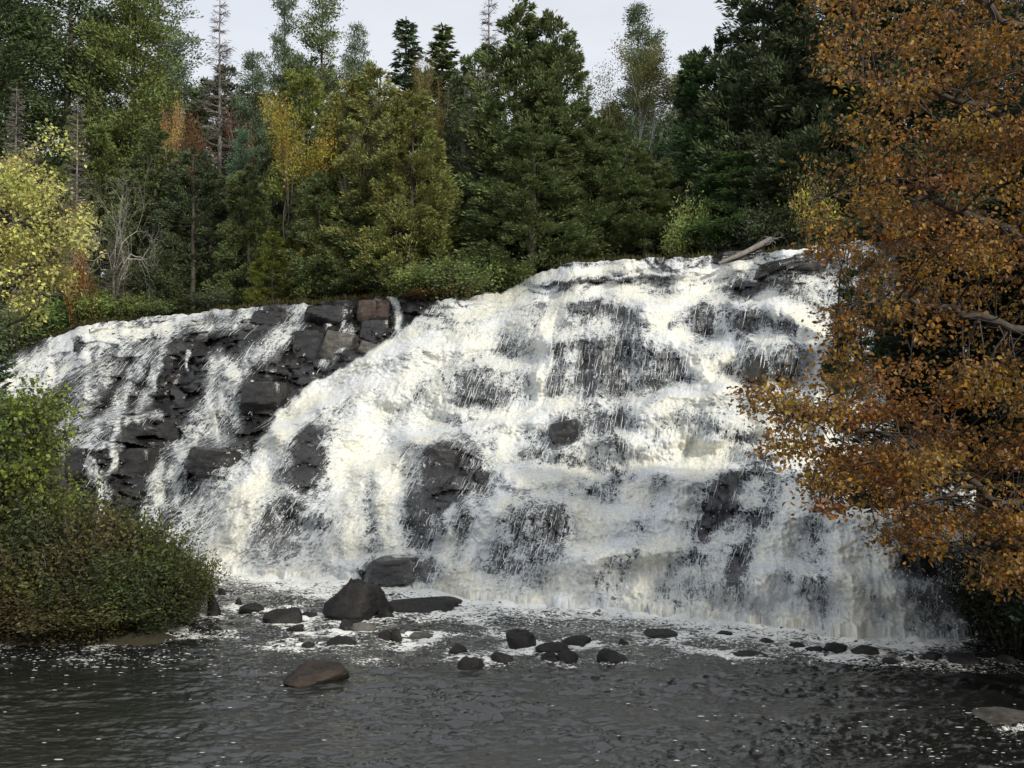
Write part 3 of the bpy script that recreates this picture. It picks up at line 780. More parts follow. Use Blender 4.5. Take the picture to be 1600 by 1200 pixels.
BOULD = [ # x0, x1, ytop, ybase, material, shape, label
 (502, 616, 898, 964, 'd', 'peak', 'large dark pyramid-shaped boulder standing in the shallows below the falls'),
 (586, 616, 946, 967, 'd', 'low', 'small dark stone leaning on the right foot of the pyramid boulder'),
 (408, 471, 948, 972, 'd', 'block', 'flat-topped grey boulder between the left bush and the pyramid boulder'),
 (371, 411, 940, 954, 'd', 'low', 'low dark rock with a raised left tip beside the left bush'),
 (366, 380, 932, 946, 'd', 'peak', 'small pointed stone sticking up just right of the left bush'),
 (600, 732, 929, 949, 'd', 'slab', 'long flat dark slab just behind the pyramid boulder'),
 (446, 479, 973, 984, 'd', 'low', 'small wet stone right below the flat-topped grey boulder'),
 (470, 500, 954, 963, 'd', 'low', 'low stone touching the left side of the pyramid boulder'),
 (522, 553, 967, 984, 'd', 'low', 'dark wedge of rock under the pyramid boulder, left of its pale neighbour'),
 (546, 592, 969, 986, 'p', 'low', 'greyish wet rock with water running over it below the pyramid boulder'),
 (508, 562, 990, 1009, 'd', 'low', 'rounded dark stone midway between the pyramid boulder and the brown boulder'),
 (590, 612, 983, 996, 'd', 'block', 'left one of two joined black stones below the pyramid boulder'),
 (608, 631, 981, 996, 'd', 'block', 'right one of two joined black stones below the pyramid boulder'),
 (432, 541, 1035, 1063, 'b', 'slab', 'broad brown mossy boulder lying alone in the calm water'),
 (640, 680, 986, 994, 'p', 'slab', 'flat pale stone barely above the water right of the two joined stones'),
 (470, 496, 1001, 1009, 'd', 'slab', 'small flat wet stone left of the rounded dark stone'),
 (700, 731, 1004, 1018, 'd', 'peak', 'small pointed dark stone in the middle riffle'),
 (714, 759, 1026, 1044, 'd', 'low', 'low rounded stone at the edge of the calm water, left of the centre'),
 (766, 804, 1017, 1033, 'd', 'block', 'square black stone just below the tall riffle stone'),
 (784, 838, 982, 1009, 'd', 'block', 'tall dark boulder with a notched top in the middle riffle'),
 (836, 896, 998, 1016, 'd', 'low', 'broad low stone right behind the notched boulder'),
 (842, 876, 1016, 1032, 'd', 'low', 'left one of two stones in front of the white streak'),
 (868, 906, 1015, 1033, 'd', 'low', 'right one of two stones in front of the white streak'),
 (876, 925, 992, 1003, 'd', 'slab', 'thin flat slab upstream of the wedge stone'),
 (933, 988, 1010, 1032, 'd', 'wedge', 'dark wedge-shaped stone high at its left end, near the middle of the river'),
 (922, 939, 1055, 1062, 'd', 'slab', 'tiny dark stone alone in the calm water right of centre'),
 (963, 983, 996, 1006, 'd', 'low', 'small dark stone upstream of the wedge stone'),
 (995, 1062, 984, 992, 'd', 'slab', 'long thin slab breaking the water below the middle of the falls'),
 (1118, 1146, 984, 991, 'd', 'slab', 'little flat rock nearest the foot of the falls at right'),
 (1140, 1206, 1015, 1026, 'd', 'slab', 'flat wide stone with foam on its near side, right half of the riffle'),
 (1184, 1212, 994, 1003, 'd', 'low', 'small dark rock left of the row of rapids stones'),
 (1234, 1263, 998, 1011, 'd', 'low', 'first stone from the left in the dark row of rapids stones'),
 (1260, 1294, 1002, 1017, 'd', 'low', 'second stone from the left in the dark row of rapids stones'),
 (1288, 1326, 1000, 1016, 'd', 'block', 'third stone from the left in the dark row of rapids stones'),
 (1330, 1376, 1004, 1022, 'd', 'low', 'fourth stone from the left in the dark row of rapids stones'),
 (1380, 1411, 1021, 1035, 'd', 'low', 'stone with foam curling round it below the row of rapids stones'),
 (1412, 1436, 1016, 1030, 'd', 'peak', 'small steep stone in the shaded rapids'),
 (1440, 1478, 1012, 1030, 'd', 'block', 'blocky stone at the left of the shaded right-hand rapids'),
 (1482, 1545, 1014, 1034, 'd', 'low', 'wide stone in the deep shade of the orange tree'),
 (1552, 1592, 1018, 1036, 'd', 'low', 'last shaded stone at the right edge of the rapids'),
 (1528, 1640, 1110, 1128, 'p', 'slab', 'pale flat rock just under the surface at the lower right'),
 (338, 352, 918, 927, 'd', 'low', 'tiny stone at the foot of the left cascade'),
 (318, 344, 922, 962, 'd', 'block', 'upright brown rock at the water edge of the left bush'),
]
def boulder(x0, x1, ytop, ybase, mat, shape, label, i):
    cx, Y = on_water((x0 + x1) / 2, ybase)
    w = (x1 - x0) / FPX * Y
    zt = EYE + float(ray(800, ytop)[1]) * (Y + w * 0.3)
    h = max(zt, 0.05) * (0.75 if x0 > 1100 else 1.0)
    rr = np.random.RandomState(300 + i)
    n1, n2 = (30, 20) if w > 0.6 else (18, 12)
    th = np.linspace(0, 2 * math.pi, n1, endpoint=False); ph = np.linspace(0.001, math.pi - 0.001, n2)
    PH, TH = np.meshgrid(ph, th, indexing='ij')
    dirs = np.stack([np.sin(PH) * np.cos(TH), np.sin(PH) * np.sin(TH), np.cos(PH)], -1)
    # cut by random planes: angular stone
    rad = np.ones(PH.shape) * 1.12
    for _ in range(10):
        n = unit(rr.normal(0, 1, 3)); 
        if shape in ('block', 'slab') and _ < 2: n = np.array([0.08, -0.05, 1.0]) / 1.005
        dp = dirs @ n
        cut = rr.uniform(0.60, 0.95) / np.maximum(dp, 0.05)
        rad = np.minimum(rad, np.where(dp > 0.05, cut, 9))
    rad *= 1 + 0.11 * fbm(TH * 2.0 + i, PH * 3.0, 200 + i, 5, .6)
    v = dirs * rad[..., None]
    zf = np.clip(v[..., 2], -1, 1.2)
    if shape == 'peak':
        tp = 1 - 0.62 * np.clip(zf, 0, 1); v[..., 0] = v[..., 0] * tp - 0.12 * np.clip(zf, 0, 1); v[..., 1] *= tp
    if shape == 'wedge':
        v[..., 2] = np.where(v[..., 2] > 0, v[..., 2] * (0.55 - 0.5 * v[..., 0]), v[..., 2])
    zmax = v[..., 2].max(); xw = np.abs(v[..., 0][v[..., 2] > -0.3]).max()
    v[..., 0] *= w / 2 / xw; v[..., 1] *= w * 0.42
    v[..., 2] = np.where(v[..., 2] > 0, v[..., 2] * h / zmax, v[..., 2] * min(0.3, w * .4))
    q = grid_faces(n2, n1 + 1)
    idx = np.arange(n2)[:, None] * n1 + (np.arange(n1 + 1)[None, :] % n1)
    q = idx.ravel()[q]
    me = mesh_data('boulder', v.reshape(-1, 3), q[:, ::-1], [{'d': M_boulder, 'b': M_boulder_brown, 'p': M_rock_pale}[mat]], True)
    me.set_sharp_from_angle(angle=math.radians(28))
    add('boulder', me, loc=(cx, Y + w * 0.15, -0.01), label=label, cat='boulder', group='boulders in the river')
    return cx, Y + w * 0.15, w
BPOS = []
for i, bd in enumerate(BOULD):
    BPOS.append(boulder(*bd, i))
for (cx, cyy, w) in BPOS:
    d = np.hypot((RX - cx) / (w * 0.5 + 0.02), (RY - cyy) / (w * 0.30 + 0.05))
    ring = np.exp(-((d - 1.15) / 0.28) ** 2)
    tail = np.exp(-((RX - cx) / (w * .6 + .1)) ** 2) * np.exp(-((RY - cyy + 0.3 + w * .3) / (0.35)) ** 2)
    m_ = rapid if cyy > 16.5 else rapid * 0 + 0.5
    foam += (0.28 * ring + 0.20 * tail) * m_ * (0.5 + patch)
foam = np.clip(foam, 0, 1.1)
V = np.stack([RX, RY, Z], -1)
river_me = mesh_data('river', V.reshape(-1, 3), grid_faces(len(ys), len(us)), [M_river], True, attrs={'foam': foam.ravel()})
add('river', river_me, label='dark rippled river below the falls', kind='structure')
bq = np.array([(-3000, -3000, -1.2), (3000, -3000, -1.2), (3000, 3000, -1.2), (-3000, 3000, -1.2)], float)
add('ground', mesh_data('ground', bq, np.array([[0, 1, 2, 3]]), [M_bed]), label='stony river bed and valley floor', kind='structure')

# foam flecks drifting on the calm water
mb = MB(); rr = np.random.RandomState(77)
def flecks(n, fx, fy, smin=0.012, smax=0.04):
    for _ in range(n):
        px, py = fx(), fy()
        x, y = on_water(px, py)
        r = rr.uniform(smin, smax) * (1.8 if rr.rand() < 0.08 else 1)
        th = np.arange(6) * math.pi / 3 + rr.rand()
        ring = np.stack([x + r * 2.3 * np.cos(th), y + r * .8 * np.sin(th), np.full(6, 0.03)], -1)
        v = np.concatenate([ring, [[x, y, 0.036]]])
        mb.add(v, np.array([[k_, (k_ + 1) % 6, 6] for k_ in range(6)]))
flecks(140, lambda: rr.uniform(0, 340), lambda: rr.normal(1030, 14), 0.008, 0.022)
flecks(40, lambda: rr.uniform(0, 520), lambda: rr.uniform(1020, 1200), 0.01, 0.022)
flecks(90, lambda: 1600 - abs(rr.normal(0, 260)), lambda: rr.uniform(1100, 1200), 0.006, 0.018)
flecks(30, lambda: rr.uniform(900, 1600), lambda: rr.uniform(1050, 1200), 0.008, 0.018)
add('floating_foam', mb.data('floating_foam', [M_spray]), kind='stuff', label='white foam flecks drifting on the calm water', cat='foam')

# mist hanging over the foot of the falls: soft low banks of droplets
m, N, L = new_mat('mist')
pv = node(N, L, 'ShaderNodeVolumePrincipled', {'Color': (0.92, 0.94, 0.95, 1), 'Density': 0.20, 'Anisotropy': 0.2})
node(N, L, 'ShaderNodeOutputMaterial', {'Volume': pv.outputs[0]})
mb = MB(); rr = np.random.RandomState(99)
n1, n2 = 16, 9
PH, TH = np.meshgrid(np.linspace(.01, math.pi - .01, n2), np.linspace(0, 2 * math.pi, n1, endpoint=False), indexing='ij')
sph = np.stack([np.sin(PH) * np.cos(TH), np.sin(PH) * np.sin(TH), np.cos(PH)], -1).reshape(-1, 3)
idx = np.arange(n2)[:, None] * n1 + (np.arange(n1 + 1)[None, :] % n1)
sq = idx.ravel()[grid_faces(n2, n1 + 1)][:, ::-1]
for px in np.linspace(330, 1400, 26):
    pj = px + rr.uniform(-25, 25); x, y = on_water(pj, float(np.interp(pj, U, yb)))
    r = rr.uniform(.7, 1.3)
    mb.add(sph * np.array([r * 1.3, r * .8, r * rr.uniform(.6, 1.0)]) + np.array([x, y + .2, 0.25]), sq)
add('mist', mb.data('mist', [m], True), kind='stuff', label='thin mist hanging over the foot of the falls', cat='mist')
# ------------------------------------------------------------------ banks
def bank(name, x0, x1, y0, y1, inside, label, seed):
    nx, ny = 90, 70
    X, Y = np.meshgrid(np.linspace(x0, x1, nx), np.linspace(y0, y1, ny))
    z = inside(X, Y) + 0.18 * fbm(X / 1.4, Y / 1.4, seed, 4)
    P = np.stack([X, Y, z], -1)
    add(name, mesh_data(name, P.reshape(-1, 3), grid_faces(ny, nx), [M_soil], True), label=label, kind='structure')
def left_bank(X, Y):
    edge_x = -6.9 - 0.62 * np.clip(Y - 19.8, 0, 20) - 0.8 * np.clip(19.5 - Y, 0, 9)
    d = np.minimum(edge_x - X, (Y - 18.6) + 0.06 * (-7 - X))
    return -0.8 + 0.95 * smooth(-0.7, 0.9, d) + 0.05 * np.maximum(d - 0.8, 0)
bank('left_bank', -70, -5.2, 8, 34, left_bank, 'low brushy river bank at the left', 401)
def right_bank(X, Y):
    ex_ = np.interp(Y, [-40, 8, 13, 17, 19.5, 23, 30], [9.5, 8.6, 9.0, 9.9, 10.6, 11.8, 14.5])
    d = X - ex_
    return -0.8 + 1.3 * smooth(-0.6, 0.8, d) + 0.42 * np.maximum(d - 0.6, 0) * np.exp(-np.maximum(d - 8, 0) / 30)
bank('right_bank', 7.5, 90, -30, 31, right_bank, 'steep dark wooded bank at the right', 402)

# ------------------------------------------------------------------ tree kinds
M_needle = foliage_material('needles', 0.20, 0.45, 0.6, 0.018)
M_cedar = foliage_material('cedar_sprays', 0.22, 0.50, 0.6, 0.022)
M_leaf = foliage_material('leaves', 0.40, 0.50, 0.5, 0.022)
M_leaf_near = foliage_material('near_leaves', 0.40, 0.60, 0.42, 0.03)
M_bark = bark_material('grey_brown_bark', (0.035, 0.028, 0.022), (0.10, 0.085, 0.07))
M_bark_pale = bark_material('pale_bark', (0.24, 0.22, 0.19), (0.46, 0.44, 0.40), 8)
M_bark_birch = bark_material('birch_bark', (0.30, 0.28, 0.25), (0.62, 0.60, 0.56), 5)
M_dead = bark_material('dead_wood', (0.13, 0.115, 0.10), (0.24, 0.22, 0.20))

def trunk_pts(H, rr, lean=0.02, n=9):
    z = np.linspace(-0.5, H, n)
    x = np.cumsum(rr.normal(0, lean * H / n, n)); y = np.cumsum(rr.normal(0, lean * H / n, n))
    x -= x[0]; y -= y[0]
    return np.stack([x, y, z], 1)

def interp3(P, t):
    """point at height z=t along a trunk"""
    return np.array([np.interp(t, P[:, 2], P[:, 0]), np.interp(t, P[:, 2], P[:, 1]), t])

def cedar(seed, H=14.0, R=2.6, clumps=540, per=96, base=0.03, twin=False):
    rr = np.random.RandomState(seed)
    tm, cm = MB(), MB()
    T_ = trunk_pts(H, rr, 0.02)
    tm.tube(T_, np.linspace(0.20, 0.03, len(T_)), 7)
    tops = [(0, 0, H)] + ([(rr.uniform(-.35, .35) * R, 0.2, H * rr.uniform(.82, .93)) for _ in range(3)] if twin else [(rr.uniform(-.3, .3) * R, 0, H * .86)])
    # big lobes: clumps gather on lobes so the outline is ragged
    nl = 26
    lobes = []
    for i in range(nl):
        h = rr.uniform(base + .02, 0.9) ** 1.1; th = rr.uniform(0, 6.28)
        prof = (1 - h) ** 0.58 * (0.60 + 0.40 * min(1, h / 0.14))
        lobes.append((h, th, prof * rr.uniform(0.75, 1.15)))
    for i in range(clumps):
        if rr.rand() < 0.62:
            l = lobes[rr.randint(nl)]
            h = np.clip(l[0] + rr.normal(0, 0.05), base, 0.985); th = l[1] + rr.normal(0, 0.38); rad = l[2] * rr.uniform(0.75, 1.05)
            rad = min(rad, (1 - h) ** 0.58 * 1.15 + .03)
        else:
            h = rr.uniform(base, 0.99); th = rr.uniform(0, 6.28); rad = (1 - h) ** 0.58 * (0.60 + 0.40 * min(1, h / 0.14)) * rr.uniform(0.35, 0.95)
        tp = tops[0] if h < .55 or rr.rand() < .6 else tops[rr.randint(len(tops))]
        cx = tp[0] * smooth(.3, .8, h) + R * rad * math.cos(th); cy_ = tp[1] * smooth(.3, .8, h) + R * rad * math.sin(th)
        hh = h * tp[2]
        out = unit(np.array([math.cos(th), math.sin(th), rr.uniform(0.1, 0.9)]))
        ln = rr.uniform(0.6, 1.25) * (0.6 + 0.6 * (1 - h))
        n = per
        t = rr.rand(n) ** 0.8
        rad_ = (0.05 + 0.30 * np.sin(np.pi * np.clip(t * .9 + .1, 0, 1))) * ln
        o = rr.normal(0, 1, (n, 3)) * 0.55; o -= (o @ out)[:, None] * out
        p = np.array([cx, cy_, hh]) + out * (t * ln)[:, None] + o * rad_[:, None] * np.array([1, 1, .8])
        d = unit(out * 0.95 + o * 0.75 + rr.normal(0, .22, (n, 3)) + np.array([0, 0, 0.12]))
        s = unit(np.cross(d, rr.normal(0, 1, (n, 3))))
        cm.kites(p, d, s, rr.uniform(0.16, 0.30, n), rr.uniform(0.05, 0.09, n), 0.15)
        if i % 9 == 0:
            b0 = interp3(T_, min(hh, H * .97)); b1 = np.array([cx, cy_, hh])
            tm.tube([b0, (b0 + b1) / 2 + [0, 0, -.1], b1 + out * .3], [0.035, 0.022, 0.008], 4)
    return tm.data('cedar_trunk', [M_bark], True), cm.data('cedar_crown', [M_cedar]), H, R

def pine(seed, H=20.0, R=3.4, start=0.2, whorl=0.62, sparse=0.0, per=48, droop=0.0):
    rr = np.random.RandomState(seed)
    tm, cm = MB(), MB()
    T_ = trunk_pts(H, rr, 0.018)
    tm.tube(T_, np.linspace(0.26, 0.03, len(T_)), 7)
    z = H * start; side = rr.uniform(0, 6.28)
    while z < H - .25:
        h = z / H
        nb = rr.randint(4, 7)
        for b in range(nb):
            if rr.rand() < sparse: continue
            th = rr.uniform(0, 6.28)
            ln = R * ((1 - h) ** 0.62) * (0.35 + 0.65 * min(1, (h - start + .08) / .2)) * rr.uniform(0.45, 1.15) * (1 + 0.3 * math.cos(th - side)) + 0.25
            b0 = interp3(T_, z)
            dirh = np.array([math.cos(th), math.sin(th), 0])
            rise = rr.uniform(0.05, 0.40) + 0.35 * h - droop
            K = 5; tt = np.linspace(0, 1, K)
            pts = b0 + dirh * (tt * ln)[:, None] + np.array([0, 0, 1]) * (rise * ln * tt ** 1.6)[:, None] + rr.normal(0, .04, (K, 3)) * tt[:, None]
            tm.tube(pts, np.linspace(0.04, 0.01, K) * (1.2 - .6 * h), 4)
            nt = max(2, int(ln * 3.4))
            for q in range(nt):
                t = 0.28 + 0.75 * (q + rr.rand()) / nt
                c = np.array([np.interp(t, tt, pts[:, k_]) for k_ in range(3)])
                side_v = np.array([-dirh[1], dirh[0], 0]) * rr.uniform(-1, 1) * ln * 0.22 * (1.15 - t * .5)
                c = c + side_v + [0, 0, rr.uniform(-.02, .12)]
                n = per
                g = rr.normal(0, 1, (n, 3)) * np.array([.26, .26, .12])
                d = unit(g * 2 + dirh * 0.5 + np.array([0, 0, 0.45]) + rr.normal(0, .25, (n, 3)))
                s = unit(np.cross(d, rr.normal(0, 1, (n, 3))))
                cm.kites(c + g, d, s, rr.uniform(0.13, 0.24, n), rr.uniform(0.055, 0.10, n), 0.1)
        z += whorl * rr.uniform(.7, 1.3) * (1 - .35 * h)
    return tm.data('pine_trunk', [M_bark], True), cm.data('pine_crown', [M_needle]), H, R

def spruce(seed, H=13.0, R=1.7, dead=False):
    rr = np.random.RandomState(seed)
    tm, cm = MB(), MB()
    T_ = trunk_pts(H, rr, 0.008)
    tm.tube(T_, np.linspace(0.16, 0.015, len(T_)), 6)
    z = H * .10
    while z < H - .12:
        h = z / H
        for b in range(rr.randint(5, 8)):
            if dead and rr.rand() < .22: continue
            th = rr.uniform(0, 6.28)
            ln = R * (1 - h) ** 0.85 * rr.uniform(0.6, 1.1) + 0.10
            b0 = interp3(T_, z); dirh = np.array([math.cos(th), math.sin(th), 0])
            tt = np.linspace(0, 1, 4)
            dr = -0.25 + 0.55 * h
            pts = b0 + dirh * (tt * ln)[:, None] + np.array([0, 0, 1]) * (ln * (dr * tt + 0.22 * tt ** 2))[:, None]
            tm.tube(pts, np.linspace(0.022, 0.006, 4), 3)
            n = int(ln * (26 if dead else 52)) + 6
            t = rr.uniform(0.12, 1.02, n)
            c = np.stack([np.interp(t, tt, pts[:, k_]) for k_ in range(3)], 1)
            sd = np.array([-dirh[1], dirh[0], 0]) * np.sign(rr.normal(0, 1, n))[:, None]
            d = unit(sd * .9 + dirh * .7 + rr.normal(0, .25, (n, 3)) + [0, 0, -.15])
            s = unit(np.cross(d, rr.normal(0, 1, (n, 3)) + np.array([0, 0, .6])))
            L_ = rr.uniform(.18, .34, n) * (1.1 - t * .4)
            if dead: cm.kites(c, d, s, L_ * 1.3, np.full(n, .022), 0)
            else: cm.kites(c, d, s, L_, rr.uniform(.06, .10, n), .1)
        z += rr.uniform(.22, .36)
    return tm.data('spruce_trunk', [M_dead if dead else M_bark], True), cm.data('spruce_crown', [M_dead if dead else M_needle]), H, R

def branching(seed, H=10.0, R=2.4, trunks=1, fork=0.4, depth=5, spread=0.5, bark=None, leaf=None, per=10, lsize=0.11, r0=0.11, up=0.25, lean=None, scatter=.22):
    """broadleaf tree grown by forking; leaf=None leaves it bare"""
    rr = np.random.RandomState(seed)
    tm, cm = MB(), MB(); tips = []
    def grow(p, d, ln, r, k_):
        K = 4; pts = [p]; dd = d
        for _ in range(K):
            dd = unit(dd + rr.normal(0, .10, 3) + np.array([0, 0, up * .25])); p = p + dd * ln / K; pts.append(p)
        tm.tube(pts, np.linspace(r, r * .68, K + 1), 5 if r > .02 else 3)
        if k_ <= 2:
            for q in pts[1:]: tips.append(q)
        if k_ == 0: return
        for b in range(2 + (rr.rand() < .45)):
            side = unit(np.cross(dd, rr.normal(0, 1, 3)))
            nd = unit(dd + side * rr.uniform(.35, 1.0) * spread * 1.3 + np.array([0, 0, up]))
            grow(p if rr.rand() < .7 else np.array(pts[rr.randint(2, K)]), nd, ln * rr.uniform(.6, .86), r * rr.uniform(.5, .68), k_ - 1)
    for t in range(trunks):
        a = rr.uniform(0, 6.28)
        d0 = unit(np.array([math.cos(a) * .14 * (trunks > 1) + (lean or 0), math.sin(a) * .14 * (trunks > 1), 1]))
        grow(np.array([0.12 * t, 0, -0.3]), d0, H * fork, r0, depth)
    allv = np.concatenate(tm.v); sc = H / allv[:, 2].max()
    rad = np.percentile(np.hypot(allv[:, 0], allv[:, 1]), 97) * sc
    tips_ = np.array(tips) * sc
    tm.v = [v * sc for v in tm.v]
    crown = None
    if leaf:
        n = len(tips_) * per
        c = np.repeat(tips_, per, 0) + rr.normal(0, scatter, (n, 3))
        d = unit(rr.normal(0, 1, (n, 3)) + np.array([0, 0, -.5])); s = unit(np.cross(d, rr.normal(0, 1, (n, 3))))
        cm.kites(c, d, s, lsize * rr.uniform(.6, 1.3, n), lsize * .8 * rr.uniform(.6, 1.2, n), .2)
        crown = cm.data('broadleaf_crown', [leaf])
    return tm.data('branching_trunk', [bark or M_bark], True), crown, H, rad

def shrub(seed, H=1.6, R=1.1, n=3500, lsize=.10, near=False, stems=9, mat=None, twig=.0):
    rr = np.random.RandomState(seed)
    tm, cm = MB(), MB()
    C_ = []
    for i in range(stems * 4):
        a = rr.uniform(0, 6.28); rad = R * rr.rand() ** .5 * .95
        top = np.array([math.cos(a) * rad, math.sin(a) * rad, H * math.sqrt(max(0.05, 1 - (rad / R) ** 2 * .8)) * rr.uniform(.72, 1.08)])
        b0 = np.array([math.cos(a) * rad * .25, math.sin(a) * rad * .25, -.2])
        mid = b0 * .45 + top * .55 + [0, 0, .12 * H]
        tm.tube([b0, mid, top], [.018, .012, .005], 3)
        C_.append((b0, mid, top))
    for i in range(stems + 6):
        a = rr.uniform(0, 6.28); rad = R * rr.rand() ** .5 * 1.0
        top = np.array([math.cos(a) * rad * 1.12, math.sin(a) * rad * 1.12, H * math.sqrt(max(0.05, 1 - (rad / R) ** 2 * .8)) * rr.uniform(1.12, 1.34)])
        b0 = np.array([math.cos(a) * rad * .5, math.sin(a) * rad * .5, H * .3]); mid = (b0 + top) / 2 + [0, 0, .05]
        tm.tube([b0, mid, top], [.012, .008, .003], 3)
        nt_ = 34 if near else 14
        tt_ = rr.uniform(.35, 1.0, nt_); q_ = b0 + (top - b0) * tt_[:, None] + rr.normal(0, .05, (nt_, 3))
        d_ = unit(rr.normal(0, 1, (nt_, 3)) + [0, 0, .4]); s_ = unit(np.cross(d_, rr.normal(0, 1, (nt_, 3))))
        (cm.leaves if near else cm.kites)(q_, d_, s_, lsize * rr.uniform(.6, 1.2, nt_), lsize * .5 * rr.uniform(.6, 1.2, nt_), .2)
    idx = rr.randint(0, len(C_), n); t = rr.rand(n) ** .55
    A = np.array([c[0] for c in C_])[idx]; B = np.array([c[1] for c in C_])[idx]; E = np.array([c[2] for c in C_])[idx]
    p = np.where((t < .55)[:, None], A + (B - A) * (t / .55)[:, None], B + (E - B) * ((t - .55) / .45)[:, None])
    p = p + rr.normal(0, R * .13, (n, 3)); p[:, 2] = np.maximum(p[:, 2], .02)
    d = unit(rr.normal(0, 1, (n, 3)) + np.array([0, 0, .15]) + (p - [0, 0, H * .3]) * .5); s = unit(np.cross(d, rr.normal(0, 1, (n, 3)) + np.array([0, 0, .8])))
    L_ = lsize * rr.uniform(.6, 1.35, n)
    if near: cm.leaves(p, d, s, L_, L_ * rr.uniform(.4, .6, n), .2)
    else: cm.kites(p, d, s, L_, L_ * rr.uniform(.5, .75, n), .2)
    return tm.data('shrub_stems', [M_bark], True), cm.data('shrub_leaves', [mat or (M_leaf_near if near else M_leaf)]), H, R

used_n = {}
def place(kind, proto, px, Yd, ytop, wpx, color, label, cat='tree', group=None, rot=None, base=None, crown_name='crown', trunk_name='trunk'):
    tmesh, cmesh, H, R = proto
    X = col_x(px, Yd)
    z = float(ground_z(X, Yd)) if base is None else base
    top = EYE + float(ray(px, ytop)[1]) * Yd
    h = top - z
    e = bpy.data.objects.new(kind, None); link(e)
    e.location = (X, Yd, z)
    s = h / H; sr = wpx / FPX * Yd / (2 * R) * (1.12 if kind == 'cedar_tree' and Yd > 30 else 1)
    used_n[kind] = used_n.get(kind, 0) + 1
    e.rotation_euler = (0, 0, rot if rot is not None else (px * 1.7 + Yd * 3.1) % 6.28)
    e.scale = (sr, sr, s)
    tag(e, label, cat, group)
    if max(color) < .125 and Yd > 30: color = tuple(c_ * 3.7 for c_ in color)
    t = add(trunk_name, tmesh, e)
    if cmesh:
        c = add(crown_name, cmesh, e); c.color = (*color, 1)
    return e

CED = [cedar(501, twin=True), cedar(502), cedar(503, twin=True, R=3.0), cedar(504, H=13, clumps=380)]
PIN = [pine(511, whorl=.72), pine(512, sparse=.15, whorl=.85), pine(513, R=3.8, sparse=.25, start=.3, whorl=.9)]
SPR = [spruce(521), spruce(522, R=1.5)]
DSP = [spruce(531, dead=True), spruce(532, dead=True, R=1.9)]
CEDH = cedar(505, base=.14, clumps=380)
FIR = spruce(523, H=9, R=2.0)
BRL = [branching(541, leaf=M_leaf, per=9, spread=.5), branching(542, leaf=M_leaf, per=7, R=2.0, spread=.4, bark=M_bark_pale)]
BIR = branching(543, H=12, fork=.5, leaf=M_leaf, per=16, scatter=.3, bark=M_bark_birch, spread=.42, r0=.14, lsize=.10)
BARE = branching(545, H=10, fork=.30, trunks=2, depth=7, bark=M_bark_pale, spread=1.05, r0=.085, up=.06)
BARE2 = branching(546, H=9, fork=.3, trunks=3, depth=6, bark=M_dead, spread=.6, r0=.05, up=.22)
SHR = [shrub(551), shrub(552, H=1.3), shrub(553, H=2.0)]

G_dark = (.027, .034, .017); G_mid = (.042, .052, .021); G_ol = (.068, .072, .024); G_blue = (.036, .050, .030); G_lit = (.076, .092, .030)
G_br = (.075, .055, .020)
FT = 'trees standing behind the falls'
# back row
back = [(-90, 78, -40, 300, PIN[0], G_dark, 'tall dark pine off the left edge of the back row'), (20, 76, -70, 270, PIN[1], G_dark, 'tall dark pine filling the upper left corner'),
 (262, 74, 84, 170, PIN[0], G_blue, 'bluish pine in the back row under the gap of sky left of the dead spire'), (345, 76, 110, 170, CED[1], G_dark, 'dark round-topped conifer behind the dead grey spire'),
 (560, 78, 95, 160, PIN[1], G_blue, 'hazy pine between the tufted white pine and the slim spruce'), (660, 78, 110, 150, CED[3], G_dark, 'dark conifer low behind the slim spruce'),
 (745, 76, 90, 140, CED[0], G_mid, 'grey-green conifer behind the dead spar at the centre'), (945, 76, 165, 130, CED[1], G_mid, 'low conifer in the dip of the skyline right of centre'),
 (1065, 76, 120, 120, PIN[0], G_ol, 'yellow-green pine in the notch of sky at the right'), (1170, 74, 70, 220, PIN[1], G_mid, 'pine behind the dark cedar wall at the right'),
 (480, 74, 95, 200, CED[2], G_dark, 'dark conifer behind the forked white pine'), (1330, 70, -30, 260, PIN[0], G_dark, 'tall pine behind the orange tree'),
 (1480, 66, -60, 260, PIN[1], G_dark, 'tall dark pine behind the top of the orange tree'), (1640, 60, -60, 280, PIN[0], G_dark, 'dark pine at the upper right corner behind the orange leaves'),
 (850, 78, 130, 170, PIN[1], G_dark, 'dark pine hidden behind the big central cedar'), (150, 78, 20, 220, PIN[2], G_dark, 'dark pine behind the broad left pine'), (400, 80, 150, 190, PIN[0], G_dark, 'dark pine low in the back row left of centre'),
 (1010, 80, 160, 190, PIN[0], G_dark, 'dark pine filling the gap behind the birch')]
for px, Yd, yt, w, pr, c, lab in back:
    place('pine_tree' if pr in PIN else 'cedar_tree', pr, px, Yd, yt, w, c, lab, group=FT)

